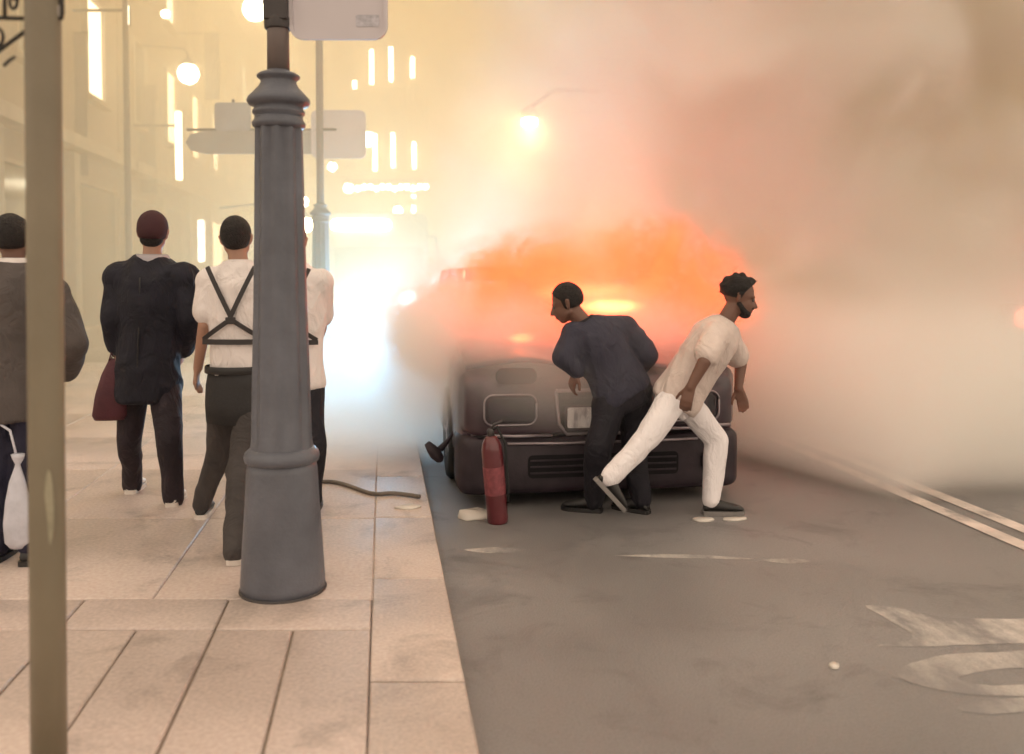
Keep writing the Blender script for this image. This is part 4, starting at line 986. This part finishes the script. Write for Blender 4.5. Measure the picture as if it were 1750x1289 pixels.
for (z, hw, dd) in ((-.22, .19, .165), (-.12, .195, .165), (-.02, .19, .155), (.045, .178, .145)):
    rs.append([pel + Vector((0, 0, z)) + sd * hw * math.cos(a) + Vector((0, 1, 0)) * dd * math.sin(a) + Vector((0, 0, 0)) for a in [2 * math.pi * i / 28 for i in range(28)]])
ap.rings(rs); ao = ap.build('apron', mat('black_apron', (.028, .026, .027), .8, var=.2, bump=.3), r3, True)
bl = MB(); bl.lathe([(.185, .045), (.188, .05), (.188, .08), (.183, .085)], 28, pel, caps=False, M=Matrix.Diagonal((1, .82, 1))); bl.build('belt', black_shoe, r3, True)
r4, j4, k4 = person(dict(head=(499, 412), neck=(500, 455), shoulder_l=(452, 484), shoulder_r=(546, 484), elbow_l=(440, 560), elbow_r=(548, 560, .12),
    wrist_l=(450, 625, .1), wrist_r=(532, 615, .25), hand_l=(450, 660, .12), hand_r=(520, 625, .3), pelvis=(502, 650), knee_l=(470, 760), knee_r=(535, 758, -.1), ankle_l=(462, 840), ankle_r=(535, 848, .0)),
    5.05, 0, 'person in a white shirt with crossed back straps almost hidden behind the lamp post', AHEAD, SKIN_M, white_tee, black_tr, black_shoe, hgt=1.70, sleeve='short', jacket=.014,
    group='bystanders on the pavement', seed=4, shirt_fold=.010, shirt_len=-.04, hairargs=dict(low=-.05, vol=.003))
straps(r4, j4, k4)
# plastic bag by the first man
pb = MB(); rs = []
c0 = P(33, 935, 4.12)
plb = empty('plastic_bag', c0, 0, 'knotted whitish plastic bag hanging beside the left leg of the man behind the olive post', 'bag')
for i, (z, r_) in enumerate(((0, .045), (.03, .068), (.12, .066), (.22, .052), (.31, .034), (.37, .016), (.39, .011), (.42, .026), (.44, .03))):
    rs.append([Vector((r_ * (1 + .12 * math.sin(3 * a + i)) * math.cos(a), r_ * .8 * (1 + .1 * math.cos(4 * a + i)) * math.sin(a), z)) for a in [2 * math.pi * q / 22 for q in range(22)]])
pb.rings(rs); pbo = pb.build('bag_body', mat('thin_plastic', (.55, .55, .62), .35, var=.12, vscale=14, bump=.5, bscale=35), plb, True)
wl = j1['wrist_l'] + Vector(r1.location) - Vector(c0)
MB().tube([(0, 0, .41), (-.03, 0, .55), (wl.x + .02, wl.y, wl.z - .09)], .006, 6).build('handle', pbo.data.materials[0], plb, True)

# 5: dark figure bending over, seen from behind
LEFTISH = Vector((-.85, .5, 0))
FOOT = {}
FOOT = {'foot_l': (Vector((-.9, .45, 0)), 0.0), 'foot_r': (Vector((-.7, .7, 0)), 0.0)}
r5, j5, k5 = person(dict(head=(968, 518), neck=(1000, 553), shoulder_l=(983, 573, -.06), shoulder_r=(1070, 562, .08), elbow_l=(964, 612, -.14),
    elbow_r=(1106, 606, .06), wrist_l=(985, 636, -.14), wrist_r=(1080, 640, .26), hand_l=(972, 672, -.1), hand_r=(1060, 640, .3), pelvis=(1062, 664), knee_l=(1024, 762, -.12), knee_r=(1082, 772, .06),
    ankle_l=(1014, 856, .06), ankle_r=(1096, 850, .04)),
    5.35, ROAD_Z, 'man in dark slate top and black trousers stooping in front of the burning car', LEFTISH, SKIN_D, slate_sh, black_tr, black_shoe, hgt=1.72, sleeve='long', jacket=.014,
    face=Vector((-.8, .25, -.5)), group='people at the burning car', seed=5, shirt_len=-.03, voxb=.007, baggy=1.12, shirt_fold=.010, hairargs=dict(low=-.03, vol=.002), build=1.02)
wt = MB(); wt.lathe([(.034, -.018), (.037, -.012), (.037, .012), (.034, .018)], 18, j5['wrist_l'], caps=False, M=Matrix.Rotation(R(-35), 4, 'Y')); wt.build('wristwatch', mat('steel_watch', (.6, .6, .65), .3, .8), r5, True)
# 6: running man in white
RUN = Vector((1, .05, 0))
FOOT = {'foot_l': (Vector((1, -.1, 0)), 0.0), 'foot_r': (Vector((1, 0, 0)), R(-48))}
r6, j6, k6 = person(dict(head=(1264, 508), neck=(1238, 552), shoulder_l=(1240, 572, .14), shoulder_r=(1222, 574, -.16), elbow_l=(1266, 622, .24), elbow_r=(1204, 618, -.30),
    wrist_l=(1262, 664, .2), wrist_r=(1180, 662, -.30), hand_l=(1270, 690, .2), hand_r=(1172, 690, -.30), pelvis=(1162, 672), knee_l=(1224, 752, .1), knee_r=(1104, 752, -.24),
    ankle_l=(1216, 852, .05), ankle_r=(1044, 815, -.34)),
    5.3, ROAD_Z, 'bearded man in a cream shirt and white trousers running to the right', RUN, SKIN_D, cream_sh, white_tr, black_shoe, hgt=1.72, sleeve='short', jacket=.016,
    face=Vector((1, -.28, -.12)), group='people at the burning car', seed=6, shirt_len=-.01, voxb=.007, baggy=1.0, shirt_fold=.009, trou_fold=.006, sole=mat('grey_sole', (.22, .20, .19), .7),
    hairargs=dict(grow=1.2, vol=.016, low=.0, fs=34, front=.01, fringe=-.02))
T = k6['T']; bd = MB()
bd.ball(T(0, .052, -.09), .040, 14, 10, (1.25, 1.0, .75), k6['Mx']); cap(bd, T(-.06, .0, -.045), T(-.035, .05, -.085), .016, .02); cap(bd, T(.06, .0, -.045), T(.035, .05, -.085), .016, .02); cap(bd, T(-.022, .092, -.05), T(.022, .092, -.05), .007, .007)
bd.build('beard', HAIR, r6, True)
# belt on the running man, neckbands, zip cords
def neckband(root, j, m, r=.064, w_=.012, tilt=None):
    up = (j['neck'] - j['pelvis']).normalized(); q = up.to_track_quat('Z', 'Y').to_matrix()
    MB().lathe([(r, -w_), (r + .006, 0), (r, w_), (r - .004, 0)], 28, j['neck'] + up * .012, caps=False, M=q).build('neckband', m, root, True)
neckband(r3, j3, white_tee, .067); neckband(r4, j4, white_tee, .067); neckband(r5, j5, black_tr, .068, .016); neckband(r6, j6, cream_sh, .068)
u6 = k6['up']; q6 = Matrix((k6['side'], u6.cross(k6['side']), u6)).transposed()
def seam(root, a, b, m, r=.0035):
    MB().tube([a.lerp(b, i / 6) for i in range(7)], r, 5).build('seam', m, root, True)
# back seam and hem cord of the padded jacket
pel, nk, bk = j2['pelvis'], j2['neck'], -k2['fr']
MB().tube([pel.lerp(nk, t) + bk * (.162 + .004 * math.sin(9 * t)) for t in [i / 12 for i in range(0, 11)]], .004, 6).build('back_seam', black_shoe, r2, True)
